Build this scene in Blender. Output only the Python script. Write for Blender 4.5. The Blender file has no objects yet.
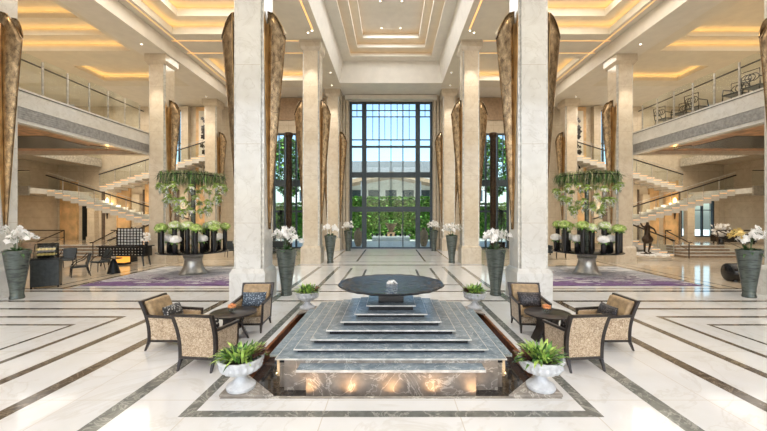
import bpy, bmesh, math, random
from mathutils import Vector, Matrix
random.seed(7)
PI = math.pi
SC = bpy.context.scene
COL = SC.collection

# ------------------------------------------------------------------ materials
def lin(c):
    return tuple(((v/255)/12.92 if v/255 <= .04045 else (((v/255)+.055)/1.055)**2.4) for v in c) + (1,)
def new_mat(name):
    m = bpy.data.materials.new(name); m.use_nodes = True
    nt = m.node_tree; b = nt.nodes['Principled BSDF']
    return m, nt, b
def coords(nt, scale=(1,1,1)):
    tc = nt.nodes.new('ShaderNodeTexCoord'); mp = nt.nodes.new('ShaderNodeMapping')
    mp.inputs['Scale'].default_value = scale
    nt.links.new(tc.outputs['Object'], mp.inputs['Vector']); return mp.outputs['Vector']
def ramp(nt, fac, stops):
    r = nt.nodes.new('ShaderNodeValToRGB'); e = r.color_ramp.elements
    while len(e) < len(stops): e.new(.5)
    for i, (p, c) in enumerate(stops): e[i].position = p; e[i].color = c
    nt.links.new(fac, r.inputs['Fac']); return r.outputs['Color']
def noise(nt, vec, scale, detail=4, dist=0, rough=.55):
    n = nt.nodes.new('ShaderNodeTexNoise'); n.inputs['Scale'].default_value = scale
    n.inputs['Detail'].default_value = detail; n.inputs['Distortion'].default_value = dist
    n.inputs['Roughness'].default_value = rough
    nt.links.new(vec, n.inputs['Vector']); return n.outputs['Fac']
def bump(nt, b, h, strength, dist=.01):
    n = nt.nodes.new('ShaderNodeBump'); n.inputs['Strength'].default_value = strength
    n.inputs['Distance'].default_value = dist
    nt.links.new(h, n.inputs['Height']); nt.links.new(n.outputs['Normal'], b.inputs['Normal'])
def mixc(nt, fac, a, bcol, mode='MIX'):
    n = nt.nodes.new('ShaderNodeMix'); n.data_type = 'RGBA'; n.blend_type = mode
    if isinstance(fac, (int, float)): n.inputs[0].default_value = fac
    else: nt.links.new(fac, n.inputs[0])
    for k, v in ((6, a), (7, bcol)):
        if isinstance(v, tuple): n.inputs[k].default_value = v
        else: nt.links.new(v, n.inputs[k])
    return n.outputs[2]
def plain(name, c, rough=.5, metal=0, var=.0, vscale=8, bmp=0, bscale=40, spec=None, coat=0):
    m, nt, b = new_mat(name)
    b.inputs['Roughness'].default_value = rough; b.inputs['Metallic'].default_value = metal
    v = coords(nt)
    c1 = lin(c); lo = lin(tuple(max(0, x*(1-var)) for x in c)); hi = lin(tuple(min(255, x*(1+var)) for x in c))
    nt.links.new(ramp(nt, noise(nt, v, vscale), [(.35, lo), (.65, hi)]), b.inputs['Base Color'])
    if bmp: bump(nt, b, noise(nt, v, bscale), bmp)
    if coat: b.inputs['Coat Weight'].default_value = coat; b.inputs['Coat Roughness'].default_value = .05
    return m
def emit(name, c, s):
    m, nt, b = new_mat(name)
    b.inputs['Base Color'].default_value = lin(c)
    b.inputs['Emission Color'].default_value = lin(c); b.inputs['Emission Strength'].default_value = s
    return m
def marble(name, c, c2, vein, veinw=.03, scale=1.2, rough=.12, joint=None, jc=(150,140,125), vamt=1.0):
    m, nt, b = new_mat(name); v = coords(nt)
    base = ramp(nt, noise(nt, v, scale*3, 6), [(.3, lin(c)), (.7, lin(c2))])
    n = noise(nt, v, scale, 8, 1.2, .6)
    mth = nt.nodes.new('ShaderNodeMath'); mth.operation = 'SUBTRACT'; nt.links.new(n, mth.inputs[0]); mth.inputs[1].default_value = .5
    ab = nt.nodes.new('ShaderNodeMath'); ab.operation = 'ABSOLUTE'; nt.links.new(mth.outputs[0], ab.inputs[0])
    f = ramp(nt, ab.outputs[0], [(0, (vamt,)*3+(1,)), (veinw, (0,0,0,1))])
    out = mixc(nt, f, base, lin(vein))
    if joint:
        sep = nt.nodes.new('ShaderNodeSeparateXYZ')
        nt.links.new(v, sep.inputs[0])
        fac = None
        for ax, sz, off in joint:
            md = nt.nodes.new('ShaderNodeMath'); md.operation = 'ADD'; md.inputs[1].default_value = off + 1000*sz
            nt.links.new(sep.outputs[ax], md.inputs[0])
            q = nt.nodes.new('ShaderNodeMath'); q.operation = 'MODULO'; q.inputs[1].default_value = sz
            nt.links.new(md.outputs[0], q.inputs[0])
            l = nt.nodes.new('ShaderNodeMath'); l.operation = 'LESS_THAN'; l.inputs[1].default_value = .012
            nt.links.new(q.outputs[0], l.inputs[0])
            if fac is None: fac = l.outputs[0]
            else:
                mx = nt.nodes.new('ShaderNodeMath'); mx.operation = 'MAXIMUM'
                nt.links.new(fac, mx.inputs[0]); nt.links.new(l.outputs[0], mx.inputs[1]); fac = mx.outputs[0]
        out = mixc(nt, fac, out, lin(jc))
    nt.links.new(out, b.inputs['Base Color']); b.inputs['Roughness'].default_value = rough
    return m
def glass_mat(name, tint=(235,245,245), gl=.07):
    m = bpy.data.materials.new(name); m.use_nodes = True; nt = m.node_tree; nt.nodes.clear()
    o = nt.nodes.new('ShaderNodeOutputMaterial'); t = nt.nodes.new('ShaderNodeBsdfTransparent'); g = nt.nodes.new('ShaderNodeBsdfGlossy')
    t.inputs['Color'].default_value = lin(tint); g.inputs['Roughness'].default_value = .02
    mx = nt.nodes.new('ShaderNodeMixShader'); mx.inputs[0].default_value = gl
    nt.links.new(t.outputs[0], mx.inputs[1]); nt.links.new(g.outputs[0], mx.inputs[2]); nt.links.new(mx.outputs[0], o.inputs[0])
    return m

M = {}
M['floor'] = marble('floor_marble', (228,229,229), (220,220,217), (206,203,195), .02, .5, .07, [(0,1.72,.86),(1,1.72,.4)], (206,200,188), .5)
M['travertine'] = marble('travertine_floor', (222,210,190), (210,196,172), (196,178,150), .03, .8, .08, [(0,1.2,0),(1,1.2,0)], (180,155,125), .5)
M['stripe'] = marble('grey_marble_inlay', (124,126,120), (98,100,96), (172,172,164), .03, 3, .09, None, vamt=.8)
M['stripe_br'] = marble('brown_marble_inlay', (104,94,80), (80,70,60), (150,138,120), .03, 3, .09, None, vamt=.7)
M['column'] = marble('ivory_marble', (224,222,216), (213,210,203), (198,194,184), .02, 1.2, .1, [(2,2.35,.05)], (192,182,165), .6)
M['column_warm'] = marble('beige_marble', (218,206,186), (206,191,168), (190,172,148), .02, 1.2, .12, [(2,2.35,.05)], (180,160,132), .6)
M['wall_stone'] = marble('cream_wall_stone', (214,202,182), (200,187,165), (184,168,144), .02, .9, .25, [(2,1.2,0),(0,1.6,0)], (172,150,120), .5)
M['plaster'] = plain('cream_plaster', (234,228,216), .6, var=.015, vscale=2)
M['plaster_w'] = plain('warm_ceiling_plaster', (230,222,204), .6, var=.015, vscale=2)
M['slate'] = marble('blue_grey_marble', (148,162,170), (108,124,134), (208,214,214), .014, 2.2, .2, None, vamt=.6)
M['slate_b'] = marble('brown_grey_marble', (160,152,140), (124,118,110), (226,220,208), .016, 2.0, .45, None, vamt=.7)
M['slate_edge'] = plain('polished_slab_edge', (206,206,200), .2, var=.1)
M['pool'] = marble('dark_pool_stone', (66,62,58), (44,42,40), (110,104,96), .02, 2, .05, None, vamt=.6)
M['copper'] = plain('copper_edge', (170,104,56), .3, .8, var=.15, vscale=6)
M['bronze_dark'] = plain('dark_bronze', (66,54,44), .35, .7, var=.2)
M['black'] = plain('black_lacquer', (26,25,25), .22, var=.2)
M['blackm'] = plain('black_metal', (34,36,38), .35, .6, var=.2)
M['wood'] = plain('dark_wengi_wood', (42,35,31), .3, var=.25, vscale=14)
M['soffit'] = plain('brown_veneer', (178,134,94), .4, var=.18, vscale=3)
M['steel'] = plain('brushed_steel', (196,194,188), .3, .6, var=.1)
M['pewter'] = plain('pewter_metal', (176,174,166), .34, .75, var=.06, vscale=9, bmp=.1, bscale=30)
M['grille'] = plain('grey_grille', (168,168,168), .5, .1, var=.1)
M['wframe'] = plain('grey_window_metal', (62,74,82), .4, .3, var=.08)
M['rail'] = plain('dark_handrail', (44,34,28), .3, var=.1)
M['glass'] = glass_mat('clear_glass', gl=.02)
M['glass2'] = glass_mat('balustrade_glass', (250,253,252), .08)
M['glass3'] = glass_mat('small_vase_glass', (240,246,246), .14)
M['urn'] = plain('white_stone', (206,210,212), .45, var=.05, vscale=12, bmp=.25, bscale=18)
M['leaf'] = plain('green_leaf', (96,138,62), .4, var=.35, vscale=10)
M['leaf2'] = plain('dark_green_leaf', (52,84,44), .4, var=.35, vscale=10)
M['leaf3'] = plain('lime_leaf', (164,190,96), .45, var=.2, vscale=10)
M['leaf_r'] = plain('reddish_leaf', (112,76,66), .45, var=.3, vscale=10)
M['moss'] = plain('hanging_moss', (140,138,104), .8, var=.35, vscale=14)
M['petal'] = plain('white_petal', (250,248,244), .5, var=.02)
M['petal_y'] = plain('yellow_petal', (238,206,130), .5, var=.1)
M['petal_g'] = plain('green_white_petal', (206,222,150), .5, var=.12, vscale=20)
M['petal_o'] = plain('orange_petal', (222,150,96), .5, var=.15, vscale=20)
M['plaque'] = plain('amber_panel', (214,178,130), .35, var=.1, vscale=1.5)
M['tan'] = plain('tan_leather', (150,128,104), .5, var=.1)
M['dleather'] = plain('dark_teal_leather', (48,54,56), .35, var=.15)
M['grass'] = plain('hedge_foliage', (104,150,66), .7, var=.45, vscale=3, bmp=.5, bscale=8)
M['terrace'] = plain('pale_terrace_paving', (206,204,198), .5, var=.05, vscale=2)
M['facade'] = plain('pale_facade_render', (206,206,202), .6, var=.03)
M['facade_d'] = plain('grey_roof_metal', (120,124,128), .4, .1, var=.06)
M['terracotta'] = plain('clay_jar', (176,140,108), .6, var=.12)
M['warmlamp'] = emit('warm_lamp', (255,206,130), 14)
M['cove'] = emit('cove_led', (255,210,140), 3.4)
M['cove_s'] = emit('cove_led_soft', (255,212,150), .9)
M['bulb'] = emit('downlight_lens', (255,240,215), 8)
M['poolbulb'] = emit('pool_light_lens', (255,205,130), 30)
M['shade'] = emit('lit_paper_shade', (240,170,70), 1.2)

def vase_mat():
    m, nt, b = new_mat('banded_pewter_glaze'); v = coords(nt, (2,2,9))
    nt.links.new(ramp(nt, noise(nt, v, 1.6, 5), [(.3, lin((52,60,58))), (.55, lin((104,112,106))), (.75, lin((70,78,74)))]), b.inputs['Base Color'])
    b.inputs['Roughness'].default_value = .2; b.inputs['Metallic'].default_value = .45
    return m
M['vase'] = vase_mat()
def hammered(name, c1, c2, sc):
    m, nt, b = new_mat(name); v = coords(nt, (1,1,.55))
    vo = nt.nodes.new('ShaderNodeTexVoronoi'); vo.inputs['Scale'].default_value = sc; nt.links.new(v, vo.inputs['Vector'])
    n = noise(nt, v, 5, 6)
    nt.links.new(ramp(nt, n, [(.3, lin(c1)), (.7, lin(c2))]), b.inputs['Base Color'])
    b.inputs['Metallic'].default_value = .85; b.inputs['Roughness'].default_value = .3
    bump(nt, b, vo.outputs['Distance'], .5, .02); return m
M['gold'] = hammered('hammered_gold', (180,142,92), (222,190,138), 16)
def crackle():
    m, nt, b = new_mat('crackled_bronze'); v = coords(nt, (1,1,.5))
    vo = nt.nodes.new('ShaderNodeTexVoronoi'); vo.feature = 'DISTANCE_TO_EDGE'; vo.inputs['Scale'].default_value = 5; nt.links.new(v, vo.inputs['Vector'])
    base = ramp(nt, noise(nt, v, 9, 6), [(.3, lin((96,76,54))), (.7, lin((172,148,116)))])
    f = ramp(nt, vo.outputs['Distance'], [(.0, (.5,.5,.5,1)), (.03, (0,0,0,1))])
    nt.links.new(mixc(nt, f, base, lin((60,48,36))), b.inputs['Base Color'])
    b.inputs['Metallic'].default_value = .85; b.inputs['Roughness'].default_value = .26; bump(nt, b, noise(nt, v, 30), .5); return m
M['bronze'] = crackle()
def damask():
    m, nt, b = new_mat('gold_damask'); v = coords(nt)
    nt.links.new(ramp(nt, noise(nt, v, 17, 5, 2.5), [(.38, lin((146,122,96))), (.52, lin((190,168,138))), (.66, lin((212,196,170)))]), b.inputs['Base Color'])
    b.inputs['Roughness'].default_value = .55; b.inputs['Sheen Weight'].default_value = .3
    return m
M['damask'] = damask()
M['velvet'] = plain('gold_velvet', (168,142,106), .55, var=.12, vscale=9)
def cush(name, a, bcol, sc):
    m, nt, b = new_mat(name); v = coords(nt)
    vo = nt.nodes.new('ShaderNodeTexVoronoi'); vo.inputs['Scale'].default_value = sc; vo.feature = 'F1'; nt.links.new(v, vo.inputs['Vector'])
    nt.links.new(ramp(nt, vo.outputs['Distance'], [(.25, lin(bcol)), (.42, lin(a)), (.7, lin(a))]), b.inputs['Base Color'])
    b.inputs['Roughness'].default_value = .45; return m
M['cush_blue'] = cush('blue_silver_jacquard', (58,72,86), (150,166,178), 28)
M['cush_bw'] = cush('black_white_jacquard', (44,44,46), (196,196,190), 24)
M['cush_blk'] = cush('charcoal_sequin', (34,32,34), (104,98,98), 40)
def rug_mat():
    m, nt, b = new_mat('purple_abstract_rug'); v = coords(nt, (.35,1,1))
    n = noise(nt, v, 2.2, 10, 1.5, .72)
    sep = nt.nodes.new('ShaderNodeSeparateXYZ'); nt.links.new(coords(nt), sep.inputs[0])
    mr = nt.nodes.new('ShaderNodeMapRange'); mr.inputs[1].default_value = -2.4; mr.inputs[2].default_value = 1.0
    mr.inputs[3].default_value = -.09; mr.inputs[4].default_value = .2
    nt.links.new(sep.outputs[1], mr.inputs[0])
    ad = nt.nodes.new('ShaderNodeMath'); nt.links.new(n, ad.inputs[0]); nt.links.new(mr.outputs[0], ad.inputs[1])
    nt.links.new(ramp(nt, ad.outputs[0], [(.30, lin((78,52,92))), (.42, lin((132,100,148))), (.48, lin((84,72,92))), (.54, lin((206,200,206))), (.64, lin((150,152,158))), (.72, lin((222,222,222)))]), b.inputs['Base Color'])
    b.inputs['Roughness'].default_value = .95; return m
M['rug'] = rug_mat()

# ------------------------------------------------------------------ mesh helpers
class MB:
    def __init__(s): s.bm = bmesh.new(); s.mi = 0
    def f(s, pts):
        vs = [s.bm.verts.new(p) for p in pts]
        try:
            fc = s.bm.faces.new(vs); fc.material_index = s.mi; return fc
        except ValueError: return None
    def hull_faces(s, vs, faces):
        for q in faces:
            try: fc = s.bm.faces.new([vs[i] for i in q]); fc.material_index = s.mi
            except ValueError: pass
    def box(s, x0, x1, y0, y1, z0, z1):
        if x0 > x1: x0, x1 = x1, x0
        if y0 > y1: y0, y1 = y1, y0
        if z0 > z1: z0, z1 = z1, z0
        vs = [s.bm.verts.new(p) for p in ((x0,y0,z0),(x1,y0,z0),(x1,y1,z0),(x0,y1,z0),(x0,y0,z1),(x1,y0,z1),(x1,y1,z1),(x0,y1,z1))]
        s.hull_faces(vs, ((3,2,1,0),(4,5,6,7),(0,1,5,4),(1,2,6,5),(2,3,7,6),(3,0,4,7))); return s
    def loft(s, rings, closed=True, cap=True):
        R = [[s.bm.verts.new(p) for p in r] for r in rings]; n = len(R[0])
        for a, b in zip(R, R[1:]):
            for i in range(n if closed else n-1):
                j = (i+1) % n
                try: fc = s.bm.faces.new((a[i], a[j], b[j], b[i])); fc.material_index = s.mi
                except ValueError: pass
        if cap and closed:
            for r in (list(reversed(R[0])), R[-1]):
                try: fc = s.bm.faces.new(r); fc.material_index = s.mi
                except ValueError: pass
        return s
    def lathe(s, prof, cx=0, cy=0, n=24, cap=True):
        return s.loft([[(cx+r*math.cos(2*PI*k/n), cy+r*math.sin(2*PI*k/n), z) for k in range(n)] for r, z in prof], True, cap)
    def prism(s, poly, z0, z1):
        return s.loft([[(x,y,z0) for x,y in poly], [(x,y,z1) for x,y in poly]])
    def prism_x(s, poly, x0, x1):
        return s.loft([[(x0,y,z) for y,z in poly], [(x1,y,z) for y,z in poly]])
    def tube(s, pts, r, n=8):
        pts = [Vector(p) for p in pts]
        if not isinstance(r, (list, tuple)): r = [r]*len(pts)
        rings = []
        for i, p in enumerate(pts):
            d = (pts[min(i+1, len(pts)-1)]-pts[max(i-1, 0)]).normalized()
            up = Vector((0,0,1)) if abs(d.z) < .95 else Vector((1,0,0))
            a = d.cross(up).normalized(); b = a.cross(d)
            rings.append([p+a*r[i]*math.cos(2*PI*k/n)+b*r[i]*math.sin(2*PI*k/n) for k in range(n)])
        return s.loft(rings)
    def ball(s, c, r, sc=(1,1,1), n=10, m=6):
        rings = []
        for j in range(m+1):
            th = max(.04, min(PI-.04, PI*j/m))
            rings.append([(c[0]+r*sc[0]*math.sin(th)*math.cos(2*PI*k/n), c[1]+r*sc[1]*math.sin(th)*math.sin(2*PI*k/n), c[2]-r*sc[2]*math.cos(th)) for k in range(n)])
        return s.loft(rings)
    def leaf(s, p, d, L, w, droop=.3, n=4, fold=.15):
        p = Vector(p); d = Vector(d).normalized(); side = d.cross(Vector((0,0,1)))
        if side.length < .05: side = Vector((1,0,0))
        side.normalize(); prev = None
        for i in range(n+1):
            t = i/n; q = p + d*L*t + Vector((0,0,-droop*L*t*t)); ww = w*math.sin(PI*min(.97, .12+.85*t))
            cur = [s.bm.verts.new(q-side*ww+Vector((0,0,fold*ww*2))), s.bm.verts.new(q), s.bm.verts.new(q+side*ww+Vector((0,0,fold*ww*2)))]
            if prev:
                for k in (0,1):
                    fc = s.bm.faces.new((prev[k], prev[k+1], cur[k+1], cur[k])); fc.material_index = s.mi
            prev = cur
        return s
    def xf(s, fn):
        for v in s.bm.verts: v.co = Vector(fn(v.co))
        return s
    def build(s, name, mats, parent=None, smooth=False, bevel=0, seg=2, loc=None, solid=0):
        bmesh.ops.recalc_face_normals(s.bm, faces=s.bm.faces)
        me = bpy.data.meshes.new(name)
        s.bm.to_mesh(me); s.bm.free()
        if not isinstance(mats, (list, tuple)): mats = [mats]
        for m in mats: me.materials.append(m)
        if smooth:
            me.polygons.foreach_set('use_smooth', [True]*len(me.polygons))
            try: me.set_sharp_from_angle(angle=math.radians(48))
            except Exception: pass
        o = bpy.data.objects.new(name, me); COL.objects.link(o)
        if parent: o.parent = parent
        if loc: o.location = loc
        if bevel:
            b = o.modifiers.new('bevel', 'BEVEL'); b.width = bevel; b.segments = seg; b.limit_method = 'ANGLE'
        if solid:
            b = o.modifiers.new('solid', 'SOLIDIFY'); b.thickness = solid
        return o
def tag(o, label, cat, group=None):
    o['label'] = label; o['category'] = cat
    if group: o['group'] = group
    return o
def thing(name, label, cat, loc=(0,0,0), rz=0, group=None):
    o = bpy.data.objects.new(name, None); COL.objects.link(o); o.location = loc; o.rotation_euler = (0,0,rz)
    o.empty_display_size = .1
    return tag(o, label, cat, group)
def struct(o): o['kind'] = 'structure'; return o
def copy_tree(o, parent=None):
    c = o.copy(); COL.objects.link(c)
    if parent: c.parent = parent
    for ch in [x for x in SC.objects if x.parent == o]: copy_tree(ch, c)
    return c
def dup(root, loc, rz, label, group=None):
    c = copy_tree(root); c.location = loc; c.rotation_euler = (0,0,rz); c['label'] = label
    if group: c['group'] = group
    return c
def SIDE(s): return 'left' if s < 0 else 'right'
def lamp(name, kind, loc, energy, color, parent=None, target=None, **kw):
    l = bpy.data.lights.new(name, kind); l.energy = energy; l.color = color
    for k, v in kw.items(): setattr(l, k, v)
    o = bpy.data.objects.new(name, l); COL.objects.link(o); o.location = loc
    if target is not None:
        o.rotation_euler = (Vector(target)-Vector(loc)).to_track_quat('-Z', 'Y').to_euler()
    if parent: o.parent = parent
    return o

# ------------------------------------------------------------------ floor
PX, PZ0, PZ1 = 2.35, 4.85, 9.55          # pool
b = MB()
def fl(x0, x1, y0, y1, z=0): b.f([(x0,y0,z),(x1,y0,z),(x1,y1,z),(x0,y1,z)])
fl(-26, 26, -6, PZ0); fl(-26, -PX, PZ0, PZ1); fl(PX, 26, PZ0, PZ1); fl(-26, 26, PZ1, 27.6)
e = .002
b.mi = 1
def bar(x0, x1, y0, y1, lv=1): fl(x0, x1, y0, y1, e*lv)
bar(-2.66, 2.66, 4.36, 4.5)
for s in (-1, 1):
    def sb(a, c, y0, y1, lv=1): bar(min(s*a, s*c), max(s*a, s*c), y0, y1, lv)
    sb(2.50, 2.66, 4.5, 17.4)
    sb(3.43, 3.66, -4, 11.5)
    sb(3.43, 3.60, 12.0, 17.4)
    sb(1.84, 1.95, 12.9, 16.9); sb(1.12, 1.22, 12.9, 16.5)
    sb(1.84, 1.95, 19.5, 26.5); sb(3.3, 3.42, 18.6, 26.8)
    b.mi = 2
    sb(4.80, 5.02, -4, 10.25)
    sb(5.80, 5.98, -4, 9.4)
    sb(6.62, 6.74, -4, 8.64)
    sb(7.30, 7.38, -4, 8.02)
    sb(5.80, 26, 9.4, 9.55)
    sb(6.62, 26, 8.64, 8.78)
    sb(7.30, 26, 8.02, 8.12)
    sb(4.80, 26, 10.25, 10.42)
    sb(2.66, 26, 11.62, 11.82)
    sb(4.8, 26, 12.05, 12.15)
    b.mi = 3
    sb(11.2, 26, 12.15, 21); sb(4.8, 11.2, 17.6, 27.5); sb(11.2, 26, 21, 27.5)
    b.mi = 2
    sb(11.35, 11.5, 12.15, 21, 2); sb(12.0, 12.08, 12.15, 18, 2); sb(4.8, 11.35, 17.6, 17.75, 2)
    sb(11.5, 26, 19.6, 19.75, 2); sb(4.8, 26, 20.4, 20.5, 2)
    b.mi = 1
b.mi = 2
bar(-3.43, 3.43, 10.3, 10.42, 2); bar(-3.43, 3.43, 11.6, 11.72, 2); bar(-2.5, 2.5, 12.75, 12.85, 2)
bar(-4.8, 4.8, 17.9, 18.1, 2); bar(-3.4, 3.4, 19.2, 19.3, 2); bar(-3.4, 3.4, 22.5, 22.6, 2)
floor = struct(b.build('floor', [M['floor'], M['stripe'], M['stripe_br'], M['travertine']]))

# ------------------------------------------------------------------ ceiling
cb = MB(); coves = []
def cell(x0, x1, y0, y1, z, ox0, ox1, oy0, oy1, levels, mi=0):
    """flat plate at z with a stepped tray opening"""
    cb.mi = mi
    def q(a0, a1, c0, c1, zz): cb.f([(a0,c0,zz),(a1,c0,zz),(a1,c1,zz),(a0,c1,zz)])
    def ring(A, B, za, zb):
        a = [(A[0],A[2],za),(A[1],A[2],za),(A[1],A[3],za),(A[0],A[3],za)]
        c = [(B[0],B[2],zb),(B[1],B[2],zb),(B[1],B[3],zb),(B[0],B[3],zb)]
        for i in range(4):
            j = (i+1) % 4; cb.f([a[i], a[j], c[j], c[i]])
    cur = (ox0, ox1, oy0, oy1)
    ring((x0,x1,y0,y1), cur, z, z)
    for k, (fh, gap, ins, warm) in enumerate(levels):
        o = .26
        ring(cur, cur, z, z+fh)
        out = (cur[0]-o, cur[1]+o, cur[2]-o, cur[3]+o)
        ring(cur, out, z+fh, z+fh); ring(out, out, z+fh, z+fh+gap)
        inn = (cur[0]+ins, cur[1]-ins, cur[2]+ins, cur[3]-ins)
        coves.append((cur, z+fh, warm))
        cb.mi = 1 if mi == 0 and warm else mi
        ring(out, inn, z+fh+gap, z+fh+gap)
        z = z+fh+gap; cur = inn
        cb.mi = mi
    cb.mi = mi
    q(cur[0], cur[1], cur[2], cur[3], z)
def plate(x0, x1, y0, y1, z, mi=0):
    cb.mi = mi; cb.f([(x0,y0,z),(x1,y0,z),(x1,y1,z),(x0,y1,z)])
def vface(pts, mi=0): cb.mi = mi; cb.f(pts)
# nave
NX, HZ = 3.57, 11.8
cell(-3.34, 3.34, 12, 24.3, 13.3, -2.73, 2.73, 12.8, 23.6, [(.14,.22,.5,1),(.16,.24,.42,1),(.2,.25,.0,0)], 0)
for s in (-1, 1):
    vface([(s*NX,12,HZ),(s*NX,24.4,HZ),(s*3.34,24.3,13.3),(s*3.34,12,13.3)])
vface([(-NX,24.4,HZ),(NX,24.4,HZ),(3.34,24.3,13.3),(-3.34,24.3,13.3)])
vface([(-NX,12,HZ),(NX,12,HZ),(3.34,12,13.3),(-3.34,12,13.3)])
plate(-NX, NX, -6, 12, HZ); plate(-NX, NX, 24.4, 27.6, HZ)
for s in (-1, 1):
    def X(a, c): return (min(s*a, s*c), max(s*a, s*c))
    a, c = X(NX, 11.75)
    o1, o2 = X(5.3, 11.15)
    cell(a, c, 8.8, 18.4, HZ, o1, o2, 10.2, 17.85, [(.34,.24,.62,1),(.34,.24,.62,1)], 1)
    o1, o2 = X(5.3, 11.1)
    cell(a, c, 18.4, 25.2, HZ, o1, o2, 20.6, 23.9, [(.3,.24,.5,1)], 1)
    plate(a, c, -6, 8.8, HZ); plate(a, c, 25.2, 27.6, HZ)
    # outer beam
    vface([(s*11.75,-6,HZ),(s*11.75,27.6,HZ),(s*11.75,27.6,11.07),(s*11.75,-6,11.07)])
    a, c = X(11.75, 13.2); plate(a, c, -6, 27.6, 11.07)
    a, c = X(13.2, 26)
    o1, o2 = X(13.9, 24.5) if s > 0 else X(13.45, 24.5)
    cell(a, c, 8, 19, 11.07, o1, o2, 9.5, 18.1, [(.22,.24,.6,1),(.18,.22,.3,1)] if s > 0 else [(.22,.24,.7,1)]*3, 1)
    o1, o2 = X(13.9, 18.1)
    cell(a, c, 19, 23, 11.07, o1, o2, 19.9, 22.1, [(.22,.22,.35,1)], 1)
    plate(a, c, -6, 8, 11.07); plate(a, c, 23, 27.6, 11.07)
    cb.mi = 2
    for xx in (11.35, ): 
        cb.box(s*xx-.02, s*xx+.02, 10, 25, HZ-.004, HZ+.01)
    for xx in (3.9,):
        cb.box(s*xx-.03, s*xx+.03, 12.6, 17.4, HZ-.004, HZ+.01)
    cb.box(min(s*4.9,s*11.6), max(s*4.9,s*11.6), 18.5, 18.55, HZ-.004, HZ+.01)
    cb.box(min(s*4.9,s*11.6), max(s*4.9,s*11.6), 19.9, 19.95, HZ-.004, HZ+.01)
M['steplight'] = emit('step_light', (255,196,120), 1.1)
M['slot'] = emit('slot_light', (255,190,110), 1.5)
ceiling = struct(cb.build('ceiling', [M['plaster'], M['plaster_w'], M['slot']]))
for cur, z, warm in coves:
    x0, x1, y0, y1 = cur; g = MB(); d0, d1 = .10, .18
    g.box(x0-d1, x0-d0, y0-d1, y1+d1, z+.01, z+.04); g.box(x1+d0, x1+d1, y0-d1, y1+d1, z+.01, z+.04)
    g.box(x0-d0, x1+d0, y0-d1, y0-d0, z+.01, z+.04); g.box(x0-d0, x1+d0, y1+d0, y1+d1, z+.01, z+.04)
    g.build('cove_light', M['cove' if abs(x0+x1) > 1 else 'cove_s'], ceiling)
# roof slab above everything
g = MB(); g.box(-26.3, 26.3, -6.3, 27.9, 14.6, 15); struct(g.build('trim_1', M['facade']))

# ------------------------------------------------------------------ walls
def wall_with_holes(x0, x1, z0, z1, y0, y1, holes):
    g = MB(); xs = sorted(set([x0, x1]+[h[0] for h in holes]+[h[1] for h in holes])); zs = sorted(set([z0, z1]+[h[2] for h in holes]+[h[3] for h in holes]))
    for a, c in zip(xs, xs[1:]):
        for p, q in zip(zs, zs[1:]):
            mx, mz = (a+c)/2, (p+q)/2
            if any(h[0] < mx < h[1] and h[2] < mz < h[3] for h in holes): continue
            g.box(a, c, y0, y1, p, q)
    return g
WY = 27.3
holes = [(-3.24, 3.24, 0, 11.43)]
for s in (-1, 1):
    holes.append((min(s*6.5, s*9.2), max(s*6.5, s*9.2), 0, 9.0))
    holes.append((min(s*15.9, s*17.2), max(s*15.9, s*17.2), 5.5, 10.8))
holes.append((22.6, 25.2, .9, 3.8))
struct(wall_with_holes(-26, 26, 0, 14.6, WY, WY+.4, holes).build('wall_far', M['wall_stone']))
for s in (-1, 1):
    struct(MB().box(s*26, s*26.3, -6, 27.7, 0, 14.6).build('wall_'+SIDE(s), M['wall_stone']))
rh = [(-25, -13.3, .2, 10.6), (-12.3, -.3, .2, 11.2), (.3, 12.3, .2, 11.2), (13.3, 25, .2, 10.6)]
struct(wall_with_holes(-26, 26, 0, 14.6, -6.4, -6, rh).build('wall_rear', M['wall_stone']))
# rear facade glazing bars
g = MB()
for x0, x1, z0, z1 in rh:
    n = max(2, round((x1-x0)/1.5))
    for i in range(n+1):
        xx = x0+(x1-x0)*i/n; g.box(xx-.05, xx+.05, -6.25, -6.15, z0, z1)
    for zz in (z0+.05, 2.9, 5.6, 8.3, z1-.05): g.box(x0, x1, -6.25, -6.15, zz-.05, zz+.05)
struct(g.build('window_5', M['wframe']))

# windows of the far wall
def window(n, x0, x1, z0, z1, vb, hb, extra=None):
    g = MB(); y0, y1 = WY-.02, WY+.16
    for xx, w, a, c in vb: g.box(xx-w/2, xx+w/2, y0, y1, a, c)
    for zz, w, a, c in hb: g.box(a, c, y0+.02, y1-.02, zz-w/2, zz+w/2)
    o = struct(g.build('window_%d' % n, M['wframe']))
    MB().box(x0, x1, WY+.06, WY+.08, z0, z1).build('glass_pane', M['glass'], o)
    return o
vb = []; hb = []
for s in (-1, 1):
    vb += [(s*3.14, .2, 0, 11.43), (s*2.09, .36, 0, 11.43)]
    vb += [(s*.93, .08, 0, 11.43), (s*1.42, .045, 8.49, 11.4), (s*.48, .045, 8.49, 11.4), (s*2.66, .045, 10.3, 11.4)]
    hb += [(10.78, .06, s*2.2, s*3.1), (10.29, .06, s*2.2, s*3.1), (8.49, .06, s*2.2, s*3.1)]
vb += [(0, .06, 2.9, 11.43)]
hb += [(11.36, .14, -3.2, 3.2), (10.78, .05, -2, 2), (10.29, .05, -2, 2), (8.49, .07, -3, 3), (7.95, .16, -3.2, 3.2), (5.75, .42, -3.2, 3.2), (3.07, .4, -3.2, 3.2), (.05, .12, -3.2, 3.2)]
hb = [(z, w, min(a, c), max(a, c)) for z, w, a, c in hb]
w1 = window(1, -3.2, 3.2, 0, 11.4, vb, hb)
g = MB()
for xx in (-.84, .84): g.tube([(xx, WY-.1, .9), (xx, WY-.1, 1.9)], .022); g.box(xx-.015, xx+.015, WY-.1, WY, .98, 1.02); g.box(xx-.015, xx+.015, WY-.1, WY, 1.78, 1.82)
g.build('door_handle', M['steel'], w1)
n = 2
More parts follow.
